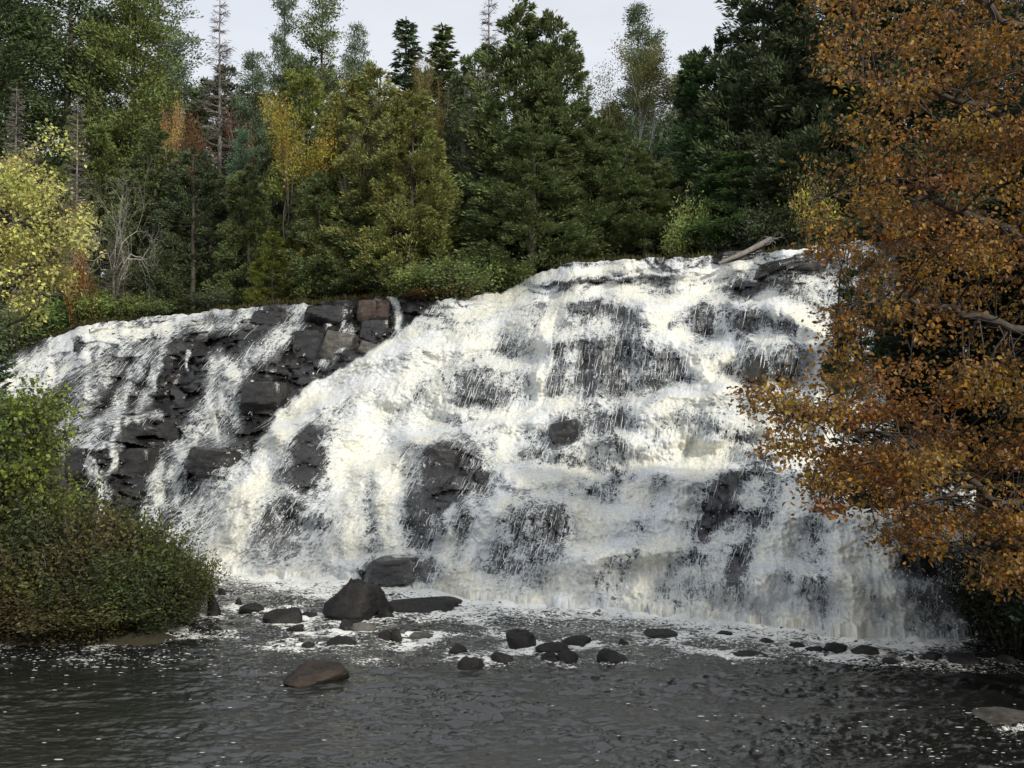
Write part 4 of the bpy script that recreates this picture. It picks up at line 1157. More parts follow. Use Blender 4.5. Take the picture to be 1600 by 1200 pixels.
for k_, px in enumerate(range(-60, 1700, 62)):
    nm = ['leftmost', 'second', 'third', 'fourth', 'fifth', 'sixth', 'seventh', 'eighth', 'ninth', 'tenth', 'eleventh', 'twelfth', 'thirteenth', 'fourteenth', 'fifteenth', 'sixteenth', 'seventeenth', 'eighteenth',
          'nineteenth', 'twentieth', 'twenty-first', 'twenty-second', 'twenty-third', 'twenty-fourth', 'twenty-fifth', 'twenty-sixth', 'twenty-seventh', 'twenty-eighth', 'twenty-ninth'][k_]
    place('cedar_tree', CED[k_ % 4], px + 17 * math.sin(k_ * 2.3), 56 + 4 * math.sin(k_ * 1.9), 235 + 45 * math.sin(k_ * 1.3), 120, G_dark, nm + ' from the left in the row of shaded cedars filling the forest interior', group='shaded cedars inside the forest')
front = [
 # px, Y, ytop, width px, proto, colour, kind, label
 (-20, 56, -120, 330, PIN[0], (.026, .036, .015), 'pine_tree', 'huge dark green pine cut off by the left edge of the photo'),
 (105, 58, -110, 300, PIN[1], (.030, .040, .016), 'pine_tree', 'huge pine with layered plumes, second from the left edge'),
 (205, 57, -60, 230, PIN[0], (.048, .058, .018), 'pine_tree', 'sunlit yellow-green pine right of the two huge left pines'),
 (240, 62, -90, 180, PIN[2], G_blue, 'pine_tree', 'open pine whose thin boughs reach into the sky near the dead spire'),
 (440, 60, -60, 120, PIN[2], G_blue, 'pine_tree', 'left trunk of the ragged white pines against the sky'),
 (497, 61, -45, 150, PIN[1], G_mid, 'pine_tree', 'bushier ragged white pine just right of its open neighbour'),
 (552, 63, 40, 110, PIN[2], G_blue, 'pine_tree', 'low pine with tufted arms reaching right into the sky'),
 (392, 58, 85, 110, PIN[0], G_blue, 'pine_tree', 'dark bluish pine right of the dead grey spire'),
 (375, 54, 205, 90, PIN[0], (.032, .055, .032), 'pine_tree', 'small blue-green pine standing in front of the reddish trees'),
 (631, 66, 25, 190, SPR[0], G_blue, 'spruce_tree', 'slim pointed spruce alone against the sky left of centre'),
 (692, 62, 40, 190, SPR[1], G_mid, 'spruce_tree', 'narrow spruce behind the thin white birch stem'),
 (340, 56, -12, 130, DSP[0], G_mid, 'dead_spruce', 'dead grey spire-shaped spruce against the sky'),
 (765, 64, -25, 120, DSP[0], G_mid, 'dead_spruce', 'dead spruce spar rising just left of the big central cedar'),
 (115, 44, 150, 90, DSP[1], G_mid, 'dead_spruce', 'dead grey conifer with bare level branches behind the yellow tree'),
 (20, 46, 135, 110, DSP[1], G_mid, 'dead_spruce', 'dead twiggy conifer at the left edge above the yellow tree'),
 (175, 43.6, 370, 90, DSP[1], G_mid, 'dead_spruce', 'small dead fir with drooping grey branches at the foot of the pale bare tree'),
 (803, 45, 8, 185, CED[0], G_mid, 'cedar_tree', 'tallest of the central dark green cedars'),
 (868, 44, 32, 165, CED[2], G_mid, 'cedar_tree', 'broad central cedar with a double top, right of the tallest one'),
 (905, 42.5, 170, 130, CED[1], G_mid, 'cedar_tree', 'lower right shoulder cedar of the central group, overhanging the water'),
 (830, 41, 200, 175, CED[3], G_mid, 'cedar_tree', 'front cedar of the central group with branches down to the ledge'),
 (756, 45, 175, 90, CED[1], G_dark, 'cedar_tree', 'dark shaded cedar against the left side of the central group'),
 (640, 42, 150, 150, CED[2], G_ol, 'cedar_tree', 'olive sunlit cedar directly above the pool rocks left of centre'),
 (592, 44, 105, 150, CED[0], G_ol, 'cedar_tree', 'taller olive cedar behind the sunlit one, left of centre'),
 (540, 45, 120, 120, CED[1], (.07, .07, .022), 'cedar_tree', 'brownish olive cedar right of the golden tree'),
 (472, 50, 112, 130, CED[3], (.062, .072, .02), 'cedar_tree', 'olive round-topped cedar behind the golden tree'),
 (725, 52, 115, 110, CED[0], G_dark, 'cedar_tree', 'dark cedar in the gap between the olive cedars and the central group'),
 (425, 42.6, 362, 66, CED[3], (.17, .19, .04), 'cedar_tree', 'small bright yellow-green cedar on the lip of the left falls'),
 (300, 47, 235, 130, CED[2], G_dark, 'cedar_tree', 'very dark cedar right of the pale bare tree'),
 (385, 46, 260, 90, CED[1], G_mid, 'cedar_tree', 'dark cedar left of the small bright one'),
 (240, 49, 200, 120, CED[0], (.04, .05, .02), 'cedar_tree', 'dull green cedar behind the pale bare tree'),
 (130, 50, 180, 130, CED[3], (.045, .055, .018), 'cedar_tree', 'dull olive cedar behind the dead conifer at left'),
 (30, 50, 240, 150, CED[1], G_mid, 'cedar_tree', 'green cedar hidden behind the yellow tree at left'),
 (500, 43, 270, 100, CED[3], G_mid, 'cedar_tree', 'green cedar just right of the golden tree foot'),
 (560, 42.4, 300, 110, CED[1], G_mid, 'cedar_tree', 'small green cedar above the reddish rock blocks'),
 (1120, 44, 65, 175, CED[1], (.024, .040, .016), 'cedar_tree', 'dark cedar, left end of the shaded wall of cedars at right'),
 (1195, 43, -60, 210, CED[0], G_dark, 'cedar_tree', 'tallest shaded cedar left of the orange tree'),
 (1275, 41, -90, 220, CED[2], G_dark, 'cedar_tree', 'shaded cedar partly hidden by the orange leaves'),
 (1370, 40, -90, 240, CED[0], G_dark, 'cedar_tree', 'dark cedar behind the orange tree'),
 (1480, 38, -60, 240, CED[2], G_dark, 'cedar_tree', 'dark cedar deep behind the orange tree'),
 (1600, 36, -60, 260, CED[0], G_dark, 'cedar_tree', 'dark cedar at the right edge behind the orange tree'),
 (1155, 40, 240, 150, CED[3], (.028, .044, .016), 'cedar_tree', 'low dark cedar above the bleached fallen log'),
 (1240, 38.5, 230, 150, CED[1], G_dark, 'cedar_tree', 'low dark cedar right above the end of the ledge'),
 (935, 42, 190, 120, CEDH, G_mid, 'cedar_tree', 'cedar with raised skirt left above the dark gap'),
 (978, 42, 215, 120, CEDH, G_mid, 'cedar_tree', 'small cedar under the white birch'),
 (1022, 42, 250, 110, CEDH, G_mid, 'cedar_tree', 'small cedar right of the birch stem'),
 (1000, 55, 12, 140, PIN[0], G_blue, 'pine_tree', 'pointed green pine behind the pale birch, right of centre'),
 (300, 55, 165, 90, BRL[0], (.15, .075, .035), 'maple_tree', 'rust-red autumn maple under the dead grey spire'),
 (262, 54, 156, 70, BRL[1], (.46, .30, .09), 'maple_tree', 'small bright orange tree glowing between dark pines'),
 (350, 55, 165, 110, BRL[1], (.16, .06, .035), 'maple_tree', 'dull crimson maple behind the dead grey spire'),
 (440, 43.5, 165, 165, BRL[0], (.36, .29, .06), 'birch_tree', 'golden autumn tree among the olive cedars'),
 (1045, 48, 110, 120, BRL[1], (.17, .13, .035), 'birch_tree', 'thin tan-leaved birch at the right of the white-stemmed one'),
 (985, 47, 60, 140, BIR, (.15, .14, .035), 'birch_tree', 'white-stemmed birch with sparse yellow leaves right of centre'),
 (664, 46, 95, 60, BIR, (.16, .12, .03), 'birch_tree', 'thin white birch stem with few brown leaves left of centre'),
 (178, 44, 232, 150, BARE, G_mid, 'bare_tree', 'pale leafless tree with two forked stems left of the dark cedars'),
 (540, 42.5, 170, 90, BARE2, G_mid, 'bare_tree', 'grey leafless tree in front of the olive cedars'),
 (735, 43.5, 150, 60, BARE2, G_mid, 'bare_tree', 'dead leafless branches left of the central cedars'),
 (275, 43, 430, 44, FIR, G_mid, 'fir_tree', 'young little fir on the forest edge above the left falls'),
]
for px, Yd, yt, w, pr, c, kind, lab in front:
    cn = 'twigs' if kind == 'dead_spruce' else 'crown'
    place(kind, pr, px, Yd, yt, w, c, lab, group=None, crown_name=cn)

# dark trunks in the gap under the cedars on the right of the lip
for px, w in ((914, 7), (941, 4), (967, 4), (977, 6), (1010, 8), (1023, 5)):
    Yd = float(lip_at(px)[0]) + 5.2
    X = col_x(px, Yd); z = float(ground_z(X, Yd))
    rr = np.random.RandomState(px)
    t = MB(); P_ = trunk_pts(3.2, rr, .03); t.tube(P_, np.linspace(w / FPX * Yd * .5, w / FPX * Yd * .4, len(P_)), 6)
    o = add('tree_trunk', t.data('tree_trunk', [M_dead], True), loc=(X, Yd, z), cat='tree trunk',
            label={914: 'thin grey trunk farthest left in the dark gap under the cedars', 941: 'very thin leaning stem, second in the dark gap', 967: 'thin trunk close to the left side of a thicker pale one',
                   977: 'pale trunk at the middle of the dark gap under the cedars', 1010: 'thickest whitish trunk in the dark gap under the cedars', 1023: 'dim thin trunk right of the thickest whitish one'}[px], group='trunks under the cedars')

# shrubs along the lip
SG = 'shrubs along the lip of the falls'
lipshr = [
 (650, 39.2, 420, 130, G_lit, 0, 'yellow-green shrub left end of the clump beside the main cascade'), (700, 39.0, 405, 130, (.05, .066, .024), 2, 'green shrub in the middle of the clump beside the main cascade'),
 (755, 38.8, 398, 120, (.055, .072, .025), 0, 'tallest green shrub at the top of the main cascade'), (800, 38.8, 408, 80, (.07, .09, .03), 1, 'small green shrub at the right tip of the clump'),
 (668, 38.2, 452, 90, (.13, .08, .03), 1, 'rusty tinted low shrub hanging over the white water'), (640, 38.6, 462, 50, (.09, .08, .03), 1, 'olive low shrub just right of the reddish rock blocks'), (715, 38.4, 440, 70, (.09, .05, .025), 0, 'reddish brown shrub low over the main cascade'),
 (90, 43.5, 470, 120, (.05, .075, .02), 2, 'green shrub below the yellow tree on the forest edge'), (150, 43.3, 455, 90, (.07, .09, .025), 0, 'light green shrub on the left forest edge'),
 (30, 43, 480, 120, G_mid, 2, 'dark green shrub at the far left forest edge'), (205, 43.5, 462, 80, (.05, .06, .02), 1, 'dull green shrub above the left falls'),
 (140, 42.8, 450, 40, (.17, .12, .04), 0, 'orange-leaved shrub under the pale bare tree'), (120, 42.9, 395, 40, (.30, .16, .05), 0, 'small orange sapling beside the yellow tree'),
 (250, 43.2, 470, 80, (.04, .05, .018), 1, 'low dark shrub on the forest edge above the broad left sheet'), (330, 43.4, 455, 90, G_dark, 0, 'dark low shrub near the top of the left falls'),
 (1085, 40, 310, 90, (.09, .11, .035), 2, 'pale green sapling in the shade behind the fallen log'), (1125, 39, 345, 70, (.05, .07, .02), 0, 'small green sapling left of the fallen log'),
 (1062, 39.5, 340, 60, (.10, .12, .04), 2, 'thin yellow-green sapling right of the trunks'), (1268, 36.5, 285, 90, (.12, .11, .03), 2, 'yellowish sapling beside the orange tree, above the ledge'),
 (1185, 37.5, 330, 110, G_dark, 0, 'dark bush above the fallen log'), (1250, 36.5, 345, 110, G_dark, 1, 'dark bush at the right end of the lip'), (1130, 38.8, 365, 90, G_dark, 1, 'low dark bush at the left of the log'),
 (600, 41.5, 420, 90, G_mid, 0, 'green shrub under the olive cedars above the rock blocks'), (520, 42.5, 430, 100, G_mid, 1, 'dark green shrub above the black pool rock'), (480, 42.6, 440, 80, (.05, .06, .02), 0, 'low green shrub above the second left stream'),
 (570, 42.2, 392, 60, (.30, .06, .03), 0, 'small red-leaved bush at the foot of the cedars'), (1400, 34.5, 320, 180, G_dark, 0, 'dark bush behind the orange leaves above the ledge'), (1530, 32.5, 300, 200, G_dark, 2, 'dark bush at the right behind the orange leaves')]
for px, Yd, yt, w, c, k_, lab in lipshr:
    d0 = float(lip_at(px)[0])
    Yd = max(Yd, d0 + 0.3)
    place('shrub', SHR[k_], px, Yd, yt, w, c, lab, 'shrub', SG, crown_name='leaves', trunk_name='stems')

# low grass and herbs on the forest edge
mb = MB(); rr = np.random.RandomState(88)
n = 26000
pxs = np.where(rr.rand(n) < .7, rr.uniform(-60, 620, n), rr.uniform(860, 1320, n)); dd = lip_at(pxs)[0] + 0.1 + rr.gamma(1.3, 1.0, n)
Xg = ray(pxs, 600)[0] * dd
p = np.stack([Xg, dd, ground_z(Xg, dd) - .02], 1)
d = unit(rr.normal(0, .45, (n, 3)) + np.array([0, 0, 1.0])); s = unit(np.cross(d, rr.normal(0, 1, (n, 3))))
mb.kites(p, d, s, rr.uniform(.12, .42, n), rr.uniform(.02, .07, n), 0)
o = add('grass', mb.data('grass', [M_leaf]), kind='stuff', label='low grass and herbs along the forest edge', cat='grass'); o.color = (.075, .070, .025, 1)

# ------------------------------------------------------------------ rocks that stand out of the falls
def rock(px0, px1, ytop, ybase, mat, label, seed, flat=0.3, tilt=0.0, depth=0.5, name='rock', push=0.1):
    cx, cyp = (px0 + px1) / 2, (ytop + ybase) / 2
    Yd = surf_Y(cx, cyp) - push
    X, Y_, Z_ = at(cx, cyp, Yd)
    w = (px1 - px0) / FPX * Yd; h = (ybase - ytop) / FPX * Yd
    rr = np.random.RandomState(seed)
    n1, n2 = 40, 28
    th = np.linspace(0, 2 * math.pi, n1, endpoint=False); ph = np.linspace(.001, math.pi - .001, n2)
    PH, TH = np.meshgrid(ph, th, indexing='ij')
    dirs = np.stack([np.sin(PH) * np.cos(TH), np.sin(PH) * np.sin(TH), np.cos(PH)], -1)
    rad = np.ones(PH.shape) * 1.3
    nn = [np.array([0, 0, 1.]), np.array([.05, -1, .12]), np.array([-1, -.2, 0.1]), np.array([1, -.25, .05])] + [rr.normal(0, 1, 3) for _ in range(9)]
    for q, v_ in enumerate(nn):
        v_ = unit(v_); dp = dirs @ v_
        cut = (0.80 if q < 4 else rr.uniform(.85, 1.1)) / np.maximum(dp, .05)
        rad = np.minimum(rad, np.where(dp > .05, cut, 9))
    rad *= 1 + .05 * fbm(TH * 2.5 + seed, PH * 4, seed, 4)
    v = dirs * rad[..., None]
    v[..., 0] *= w / 2 / .85; v[..., 2] *= h / 2 / .82; v[..., 1] *= max(w, h) * depth
    a = math.radians(tilt)
    v[..., 0], v[..., 2] = v[..., 0] * math.cos(a) - v[..., 2] * math.sin(a), v[..., 0] * math.sin(a) + v[..., 2] * math.cos(a)
    idx = np.arange(n2)[:, None] * n1 + (np.arange(n1 + 1)[None, :] % n1)
    q = idx.ravel()[grid_faces(n2, n1 + 1)]
    me = mesh_data(name, v.reshape(-1, 3), q[:, ::-1], [mat], True); me.set_sharp_from_angle(angle=math.radians(30))
    add(name, me, loc=(X, Y_ + max(w, h) * .22, Z_), label=label, cat='rock', group='rocks standing out of the falls')
RK = [
 (556, 592, 468, 500, M_rock_brown, 'reddish brown block, upper left of the pair at the top of the pool rocks', 1, 0),
 (580, 612, 466, 512, M_rock_brown, 'reddish brown upright block right of its twin beside the small fall', 2, 0),
 (558, 614, 500, 532, M_rock, 'dark squared block under the reddish pair', 3, 0),
 (452, 522, 516, 568, M_rock, 'large smooth black block in the middle of the pool rocks', 4, -4),
 (500, 556, 518, 562, M_rock_pale, 'pale rounded rock with a thin film of water running over it', 5, 12),
 (558, 592, 534, 556, M_rock_pale, 'small pale stone at the edge of the main cascade', 6, 15),
 (470, 556, 478, 506, M_rock, 'black overhanging block behind thin falling threads', 7, 0),
 (388, 468, 486, 510, M_rock, 'long dark rock at the lip right of the small bright cedar', 8, 4),
 (372, 448, 596, 640, M_rock, 'black squared face below the flat grey ledge left of the main cascade', 9, 0),
 (286, 372, 702, 744, M_rock, 'dark flat-topped rock between the left stream and the main cascade', 10, 6),
 (240, 288, 655, 700, M_rock, 'dark upright rock beside the left stream', 11, 0),
 (184, 240, 700, 752, M_rock, 'black block with a thread of water on its left side', 12, 0),
 (100, 140, 700, 760, M_rock, 'black rock just above the left bushes', 17, 0),
 (566, 662, 874, 908, M_rock, 'broad wet slab at the foot of the falls behind the pyramid boulder', 18, -4),
 (860, 908, 658, 702, M_rock, 'dark rock splitting the water in the middle of the falls', 19, -12),
 (664, 720, 700, 742, M_rock, 'black outcrop top in the lower left of the main cascade', 20, 12),
 (740, 766, 738, 756, M_rock, 'small black knob right of the big outcrop', 21, 0),
 (1196, 1300, 400, 424, M_rock, 'layered dark slab at the top right beside the orange leaves', 22, -8),
 (1112, 1204, 392, 408, M_rock, 'dark ledge rock holding the fallen log', 23, -6),
 (1424, 1466, 862, 940, M_rock, 'black rock behind thin veils of water at the lower right', 24, 0),
 (1022, 1040, 402, 416, M_rock, 'small dark stone on the uppermost step', 25, 0),
]
for x0, x1, y0, y1, m_, lab, sd, tl_ in RK:
    rock(x0, x1, y0, y1, m_, lab, 600 + sd, tilt=-tl_)

# bleached fallen log at the lip
def log():
    Yd = float(lip_at(1180)[0]) - 0.6
    p0 = np.array(at(1122, 412, Yd - .6)); p1 = np.array(at(1165, 394, Yd)); p2 = np.array(at(1205, 374, Yd + .4))
    root = bpy.data.objects.new('fallen_log', None); link(root); root.location = p0
    tag(root, 'bleached fallen tree with upturned roots lying on the lip beside the dark slabs', 'log')
    t = MB(); t.tube([p0 - p0, p1 - p0, p2 - p0], [.06, .10, .14], 8)
    add('stem', t.data('stem', [M_dead], True), root)
    t = MB(); rr = np.random.RandomState(7)
    for i in range(16):
        d = unit(rr.normal(0, 1, 3) * [1, .6, .8] + [.2, 0, .45])
        q = p2 - p0; ln = rr.uniform(.3, .75)
        t.tube([q, q + d * ln * .5 + rr.normal(0, .04, 3), q + d * ln + rr.normal(0, .08, 3)], [.035, .018, .005], 4)
    add('roots', t.data('roots', [M_dead], True), root)
log()

# ------------------------------------------------------------------ near foliage shaped limb by limb
def in_poly(x, y, poly):
    c = np.zeros(x.shape, bool); n = len(poly)
    for i in range(n):
        x0, y0 = poly[i]; x1, y1 = poly[(i + 1) % n]
        m_ = ((y0 > y) != (y1 > y)) & (x < (x1 - x0) * (y - y0) / (y1 - y0 + 1e-9) + x0)
        c ^= m_
    return c

def spray_tree(kind, base, limbs, polys, Ymean, Ysd, nspray, per, lsize, color, label, cat, seed, rad=.33, flat=.45, mat=None, bark=None, droop=-.35, twigs=True, near=True, lw=.7):
    """limbs: lists of (photo x, photo y, distance, radius); polys: crown regions (outline, share)"""
    rr = np.random.RandomState(seed)
    root = bpy.data.objects.new(kind, None); link(root); root.location = base; tag(root, label, cat)
    b = np.array(base)
    tm, cm = MB(), MB(); P_all = []
    for lb in limbs:
        pts = np.array([at(q[0], q[1], q[2]) for q in lb]) - b
        rd = np.array([q[3] for q in lb])
        t = np.linspace(0, len(pts) - 1, (len(pts) - 1) * 5 + 1); i_ = np.arange(len(pts))
        fine = np.stack([np.interp(t, i_, pts[:, k_]) for k_ in range(3)], 1)
        fine[1:-1] += rr.normal(0, .035, fine[1:-1].shape)
        tm.tube(fine, np.interp(t, i_, rd), 7)
        P_all.append(fine)
    P_all = np.concatenate(P_all)
    for poly, share, ym in polys:
        poly_a = np.array(poly, float); need = int(nspray * share); cs = []
        while len(cs) < need:
            x = rr.uniform(poly_a[:, 0].min(), poly_a[:, 0].max(), 500); y = rr.uniform(poly_a[:, 1].min(), poly_a[:, 1].max(), 500)
            dens = perlin(x / 60, y / 45, seed) * 1.5 + .45
            ok = in_poly(x, y, poly) & (rr.rand(500) < np.clip(dens, .05, 1))
            cs += list(zip(x[ok], y[ok]))
        for (x, y) in cs[:need]:
            Yd = ym + rr.normal(0, Ysd)
            c = np.array(at(x, y, Yd)) - b
            dist = np.linalg.norm(P_all - c, axis=1)
            near_p = P_all[np.argmin(dist + rr.uniform(0, .5, len(dist)))]
            ax_ = unit(c - near_p + np.array([0, 0, 1e-3])); L_ = np.linalg.norm(c - near_p)
            if twigs:
                mid = (c + near_p) / 2 + [0, 0, .08 * L_] + rr.normal(0, .05, 3)
                tm.tube([near_p, mid, c, c + ax_ * rad * .6], [.016, .011, .006, .003], 3)
            n = int(per * rr.uniform(.6, 1.4))
            g = rr.normal(0, 1, (n, 3)) * np.array([rad, rad, rad * flat]) * .62 + ax_ * (rr.rand(n) * rad)[:, None]
            d = unit(g * 1.5 + rr.normal(0, .7, (n, 3)) + np.array([0, 0, droop])); s = unit(np.cross(d, rr.normal(0, .8, (n, 3)) + np.array([0, 0, 1])))
            ll = lsize * rr.uniform(.5, 1.5, n)
            (cm.leaves if near else cm.kites)(c + g, d, s, ll, ll * lw * rr.uniform(.8, 1.2, n), .25)
    add('trunk', tm.data(kind + '_trunk', [bark or M_bark], True), root)
    c = add('crown', cm.data(kind + '_crown', [mat or M_leaf_near]), root); c.color = (*color, 1)
    return root

# the big orange tree at the right
TB = (col_x(1760, 14.6), 14.6, 0.6)
spray_tree('maple_tree', TB,
 [[(1760, 1020, 14.6, .26), (1730, 800, 14.6, .22), (1700, 500, 14.5, .19), (1650, 200, 14.4, .14), (1600, -100, 14.3, .09)],
  [(1730, 800, 14.6, .12), (1600, 800, 14.3, .08), (1520, 760, 14.1, .06), (1440, 700, 13.9, .045), (1340, 665, 13.8, .028), (1220, 640, 13.7, .012)],
  [(1520, 760, 14.1, .05), (1440, 780, 14.0, .035), (1360, 790, 13.9, .022), (1270, 800, 13.8, .01)],
  [(1600, 800, 14.3, .06), (1540, 860, 14.2, .04), (1480, 850, 14.2, .02), (1420, 850, 14, .01)],
  [(1710, 600, 14.5, .11), (1600, 520, 14.3, .08), (1480, 480, 14.1, .05), (1380, 470, 14, .03), (1310, 480, 13.9, .012)],
  [(1700, 480, 14.5, .10), (1580, 360, 14.6, .07), (1450, 310, 14.3, .045), (1340, 300, 14.1, .025), (1280, 310, 14, .01)],
  [(1660, 260, 14.4, .09), (1560, 180, 14.4, .06), (1440, 130, 14.2, .04), (1330, 130, 14.1, .02)],
  [(1620, 60, 14.3, .07), (1500, -20, 14.3, .05), (1400, -60, 14.2, .02)]],
 [([(1300, -60), (1290, 60), (1262, 140), (1320, 190), (1300, 260), (1250, 290), (1256, 345), (1300, 400), (1290, 440), (1272, 470), (1310, 520), (1290, 560), (1340, 600), (1480, 620), (1720, 640), (1780, -60)], .60, 14.4),
  ([(1340, 590), (1250, 600), (1186, 605), (1180, 660), (1215, 700), (1300, 720), (1420, 720), (1480, 640)], .09, 13.8),
  ([(1300, 700), (1240, 760), (1256, 815), (1330, 800), (1420, 790), (1480, 700)], .07, 13.9),
  ([(1440, 640), (1420, 760), (1500, 800), (1700, 860), (1760, 640)], .15, 14.5),
  ([(1360, 800), (1380, 850), (1470, 860), (1560, 920), (1640, 940), (1700, 850), (1500, 790)], .09, 14.2)],
 14.4, 1.0, 780, 64, .066, (.27, .148, .044), 'large orange-brown autumn maple leaning over the river at the right', 'tree', 701, rad=.31, flat=.42)

# the yellow tree at the left
TL = (col_x(-70, 25.5), 25.5, float(left_bank(np.array(col_x(-70, 25.5)), np.array(25.5))))
spray_tree('maple_tree', TL,
 [[(-70, 800, 25.5, .16), (-50, 600, 25.5, .13), (-20, 420, 25.4, .09), (20, 300, 25.3, .05), (85, 215, 25.2, .015)],
  [(-40, 520, 25.4, .07), (30, 440, 25.2, .045), (80, 400, 25.1, .02), (120, 330, 25, .01)], [(-50, 600, 25.4, .07), (10, 510, 25.2, .04), (60, 480, 25.1, .015)],
  [(-20, 420, 25.4, .05), (40, 350, 25.2, .03), (120, 350, 25, .01)]],
 [([(-100, 230), (-20, 260), (30, 245), (60, 225), (85, 200), (105, 196), (104, 240), (80, 262), (90, 300), (60, 320), (92, 340), (60, 370), (20, 400), (-100, 400)], .50, 25.3),
  ([(60, 318), (140, 330), (132, 362), (100, 372), (60, 368)], .07, 25.0), ([(80, 360), (135, 372), (130, 400), (95, 390)], .03, 25.0),
  ([(-100, 390), (60, 370), (80, 400), (110, 420), (92, 450), (50, 470), (75, 500), (30, 515), (-20, 480), (-100, 500)], .40, 25.3)],
 25.3, .6, 320, 50, .10, (.55, .53, .19), 'bright yellow-leaved tree at the left edge above the bushes', 'tree', 702, rad=.32, flat=.7, near=False)

# lime green leaning shrubs and the grey-green conifer at the left edge
LB2 = (col_x(20, 23.5), 23.5, 0.8)
spray_tree('shrub', LB2,
 [[(20, 880, 23.5, .05), (30, 760, 23.4, .03), (60, 660, 23.3, .01)], [(20, 880, 23.5, .04), (70, 780, 23.3, .02), (100, 720, 23.2, .01)], [(20, 880, 23.5, .04), (-30, 760, 23.4, .03), (-20, 660, 23.3, .01)]],
 [([(-120, 620), (0, 640), (50, 610), (80, 615), (105, 650), (92, 700), (108, 740), (110, 790), (90, 850), (-120, 850)], 1.0, 23.3)],
 23.3, .7, 330, 60, .11, (.17, .21, .05), 'lime green bush under the yellow tree at the left edge', 'shrub', 703, rad=.36, flat=.8, near=False)
LB3 = (col_x(-40, 22.5), 22.5, 0.8)
place('fir_tree', FIR, -20, 21.8, 500, 120, (.13, .17, .08), 'light grey-green young fir at the left edge above the lime bush', base=0.8, rot=1.0)
place('fir_tree', FIR, -10, 24.5, 440, 130, (.10, .14, .07), 'second grey-green fir behind the first at the left edge', base=0.9, rot=2.0)

# dark brush along the left water edge: individual shrubs
NS = [shrub(561, H=2.0, R=1.15, n=5200, lsize=.088, near=True, stems=10), shrub(562, H=1.7, R=1.0, n=4200, lsize=.08, near=True, stems=9), shrub(563, H=2.3, R=1.2, n=5600, lsize=.09, near=True, stems=10)]
Bc = [(.115, .115, .042), (.070, .085, .03), (.10, .115, .035), (.105, .092, .040), (.055, .070, .028)]
nb = [
 (-60, 20.6, 800, 230, 0, 0, 'brown-green bush cut by the left edge at the waterline'), (20, 20.2, 850, 220, 1, 3, 'low brownish bush at the left waterline'), (95, 20.0, 860, 210, 2, 0, 'olive bush in the middle of the dark waterside brush'),
 (170, 20.0, 870, 200, 0, 4, 'dark green bush at the waterline right of the olive one'), (235, 20.4, 872, 170, 1, 1, 'dark green bush near the right tip of the brush'), (290, 20.8, 880, 100, 2, 1, 'rightmost small bush of the brush beside the rapids'),
 (300, 21.6, 862, 110, 0, 2, 'fresh green bush at the right tip behind the first row'), (250, 21.6, 822, 150, 2, 2, 'green bush with loose twigs against the white water'), (180, 21.8, 800, 190, 1, 0, 'olive bush behind the waterline row, below the thin left stream'),
 (110, 22.0, 770, 210, 0, 2, 'taller green bush below the lime bush'), (40, 22.0, 765, 230, 2, 0, 'tall olive bush at left below the lime bush'), (-40, 22.2, 740, 230, 1, 4, 'dark bush behind the brush at the left edge'),
 (215, 22.6, 800, 120, 2, 4, 'dark twiggy bush in front of the black rocks'), (60, 20.9, 800, 200, 1, 4, 'dark green middle bush of the left brush'), (140, 20.9, 815, 190, 2, 3, 'brownish middle bush of the left brush'),
 (0, 19.4, 925, 180, 1, 3, 'low brown bush dipping into the water at far left'), (80, 19.2, 930, 180, 0, 3, 'low twiggy bush overhanging the water'), (160, 19.3, 925, 180, 1, 0, 'low dark bush overhanging the water right of the twiggy one'), (240, 19.7, 925, 150, 2, 4, 'low dark bush at the bend of the left bank')]
for px, Yd, yt, w, k_, ci, lab in nb:
    place('shrub', NS[k_], px, Yd, yt, w, Bc[ci], lab, 'shrub', 'dark brush on the left bank', base=0.12, crown_name='leaves', trunk_name='stems')

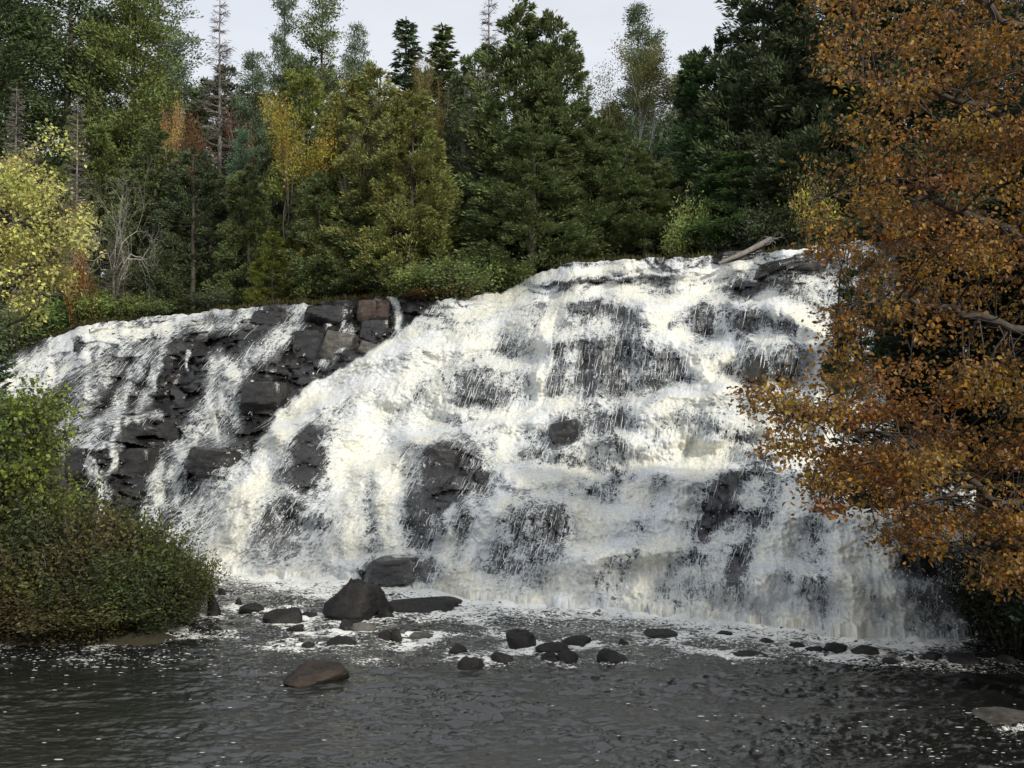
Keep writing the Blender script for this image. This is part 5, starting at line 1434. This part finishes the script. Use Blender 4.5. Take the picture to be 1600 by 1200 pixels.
# dark evergreens of the right bank
CEDR = cedar(506, base=.30, clumps=360)
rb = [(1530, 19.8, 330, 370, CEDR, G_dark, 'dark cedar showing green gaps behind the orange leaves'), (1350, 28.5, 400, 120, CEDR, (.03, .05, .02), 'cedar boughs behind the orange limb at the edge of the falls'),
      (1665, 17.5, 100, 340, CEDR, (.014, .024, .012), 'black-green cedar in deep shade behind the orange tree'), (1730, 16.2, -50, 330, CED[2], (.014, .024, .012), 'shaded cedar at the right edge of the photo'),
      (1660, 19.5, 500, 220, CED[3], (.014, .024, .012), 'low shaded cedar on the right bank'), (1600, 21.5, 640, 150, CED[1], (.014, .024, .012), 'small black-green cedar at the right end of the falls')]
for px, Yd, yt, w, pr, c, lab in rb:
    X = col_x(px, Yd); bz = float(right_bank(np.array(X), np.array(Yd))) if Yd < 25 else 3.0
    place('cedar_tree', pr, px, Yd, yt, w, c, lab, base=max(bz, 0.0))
# tall neighbours farther along the right bank; their shade falls over the river and the right of the falls
for X, Y_, h, pr, lab in ((25, 20, 15, CED[0], 'tall cedar higher on the right bank'),):
    t_, c_, H, R = pr
    e = bpy.data.objects.new('cedar_tree', None); link(e); e.location = (X, Y_, float(right_bank(np.array(float(X)), np.array(float(Y_)))))
    e.scale = (1.1, 1.1, h / H); e.rotation_euler = (0, 0, X); tag(e, lab, 'tree')
    add('trunk', t_, e); o = add('crown', c_, e); o.color = (*G_dark, 1)

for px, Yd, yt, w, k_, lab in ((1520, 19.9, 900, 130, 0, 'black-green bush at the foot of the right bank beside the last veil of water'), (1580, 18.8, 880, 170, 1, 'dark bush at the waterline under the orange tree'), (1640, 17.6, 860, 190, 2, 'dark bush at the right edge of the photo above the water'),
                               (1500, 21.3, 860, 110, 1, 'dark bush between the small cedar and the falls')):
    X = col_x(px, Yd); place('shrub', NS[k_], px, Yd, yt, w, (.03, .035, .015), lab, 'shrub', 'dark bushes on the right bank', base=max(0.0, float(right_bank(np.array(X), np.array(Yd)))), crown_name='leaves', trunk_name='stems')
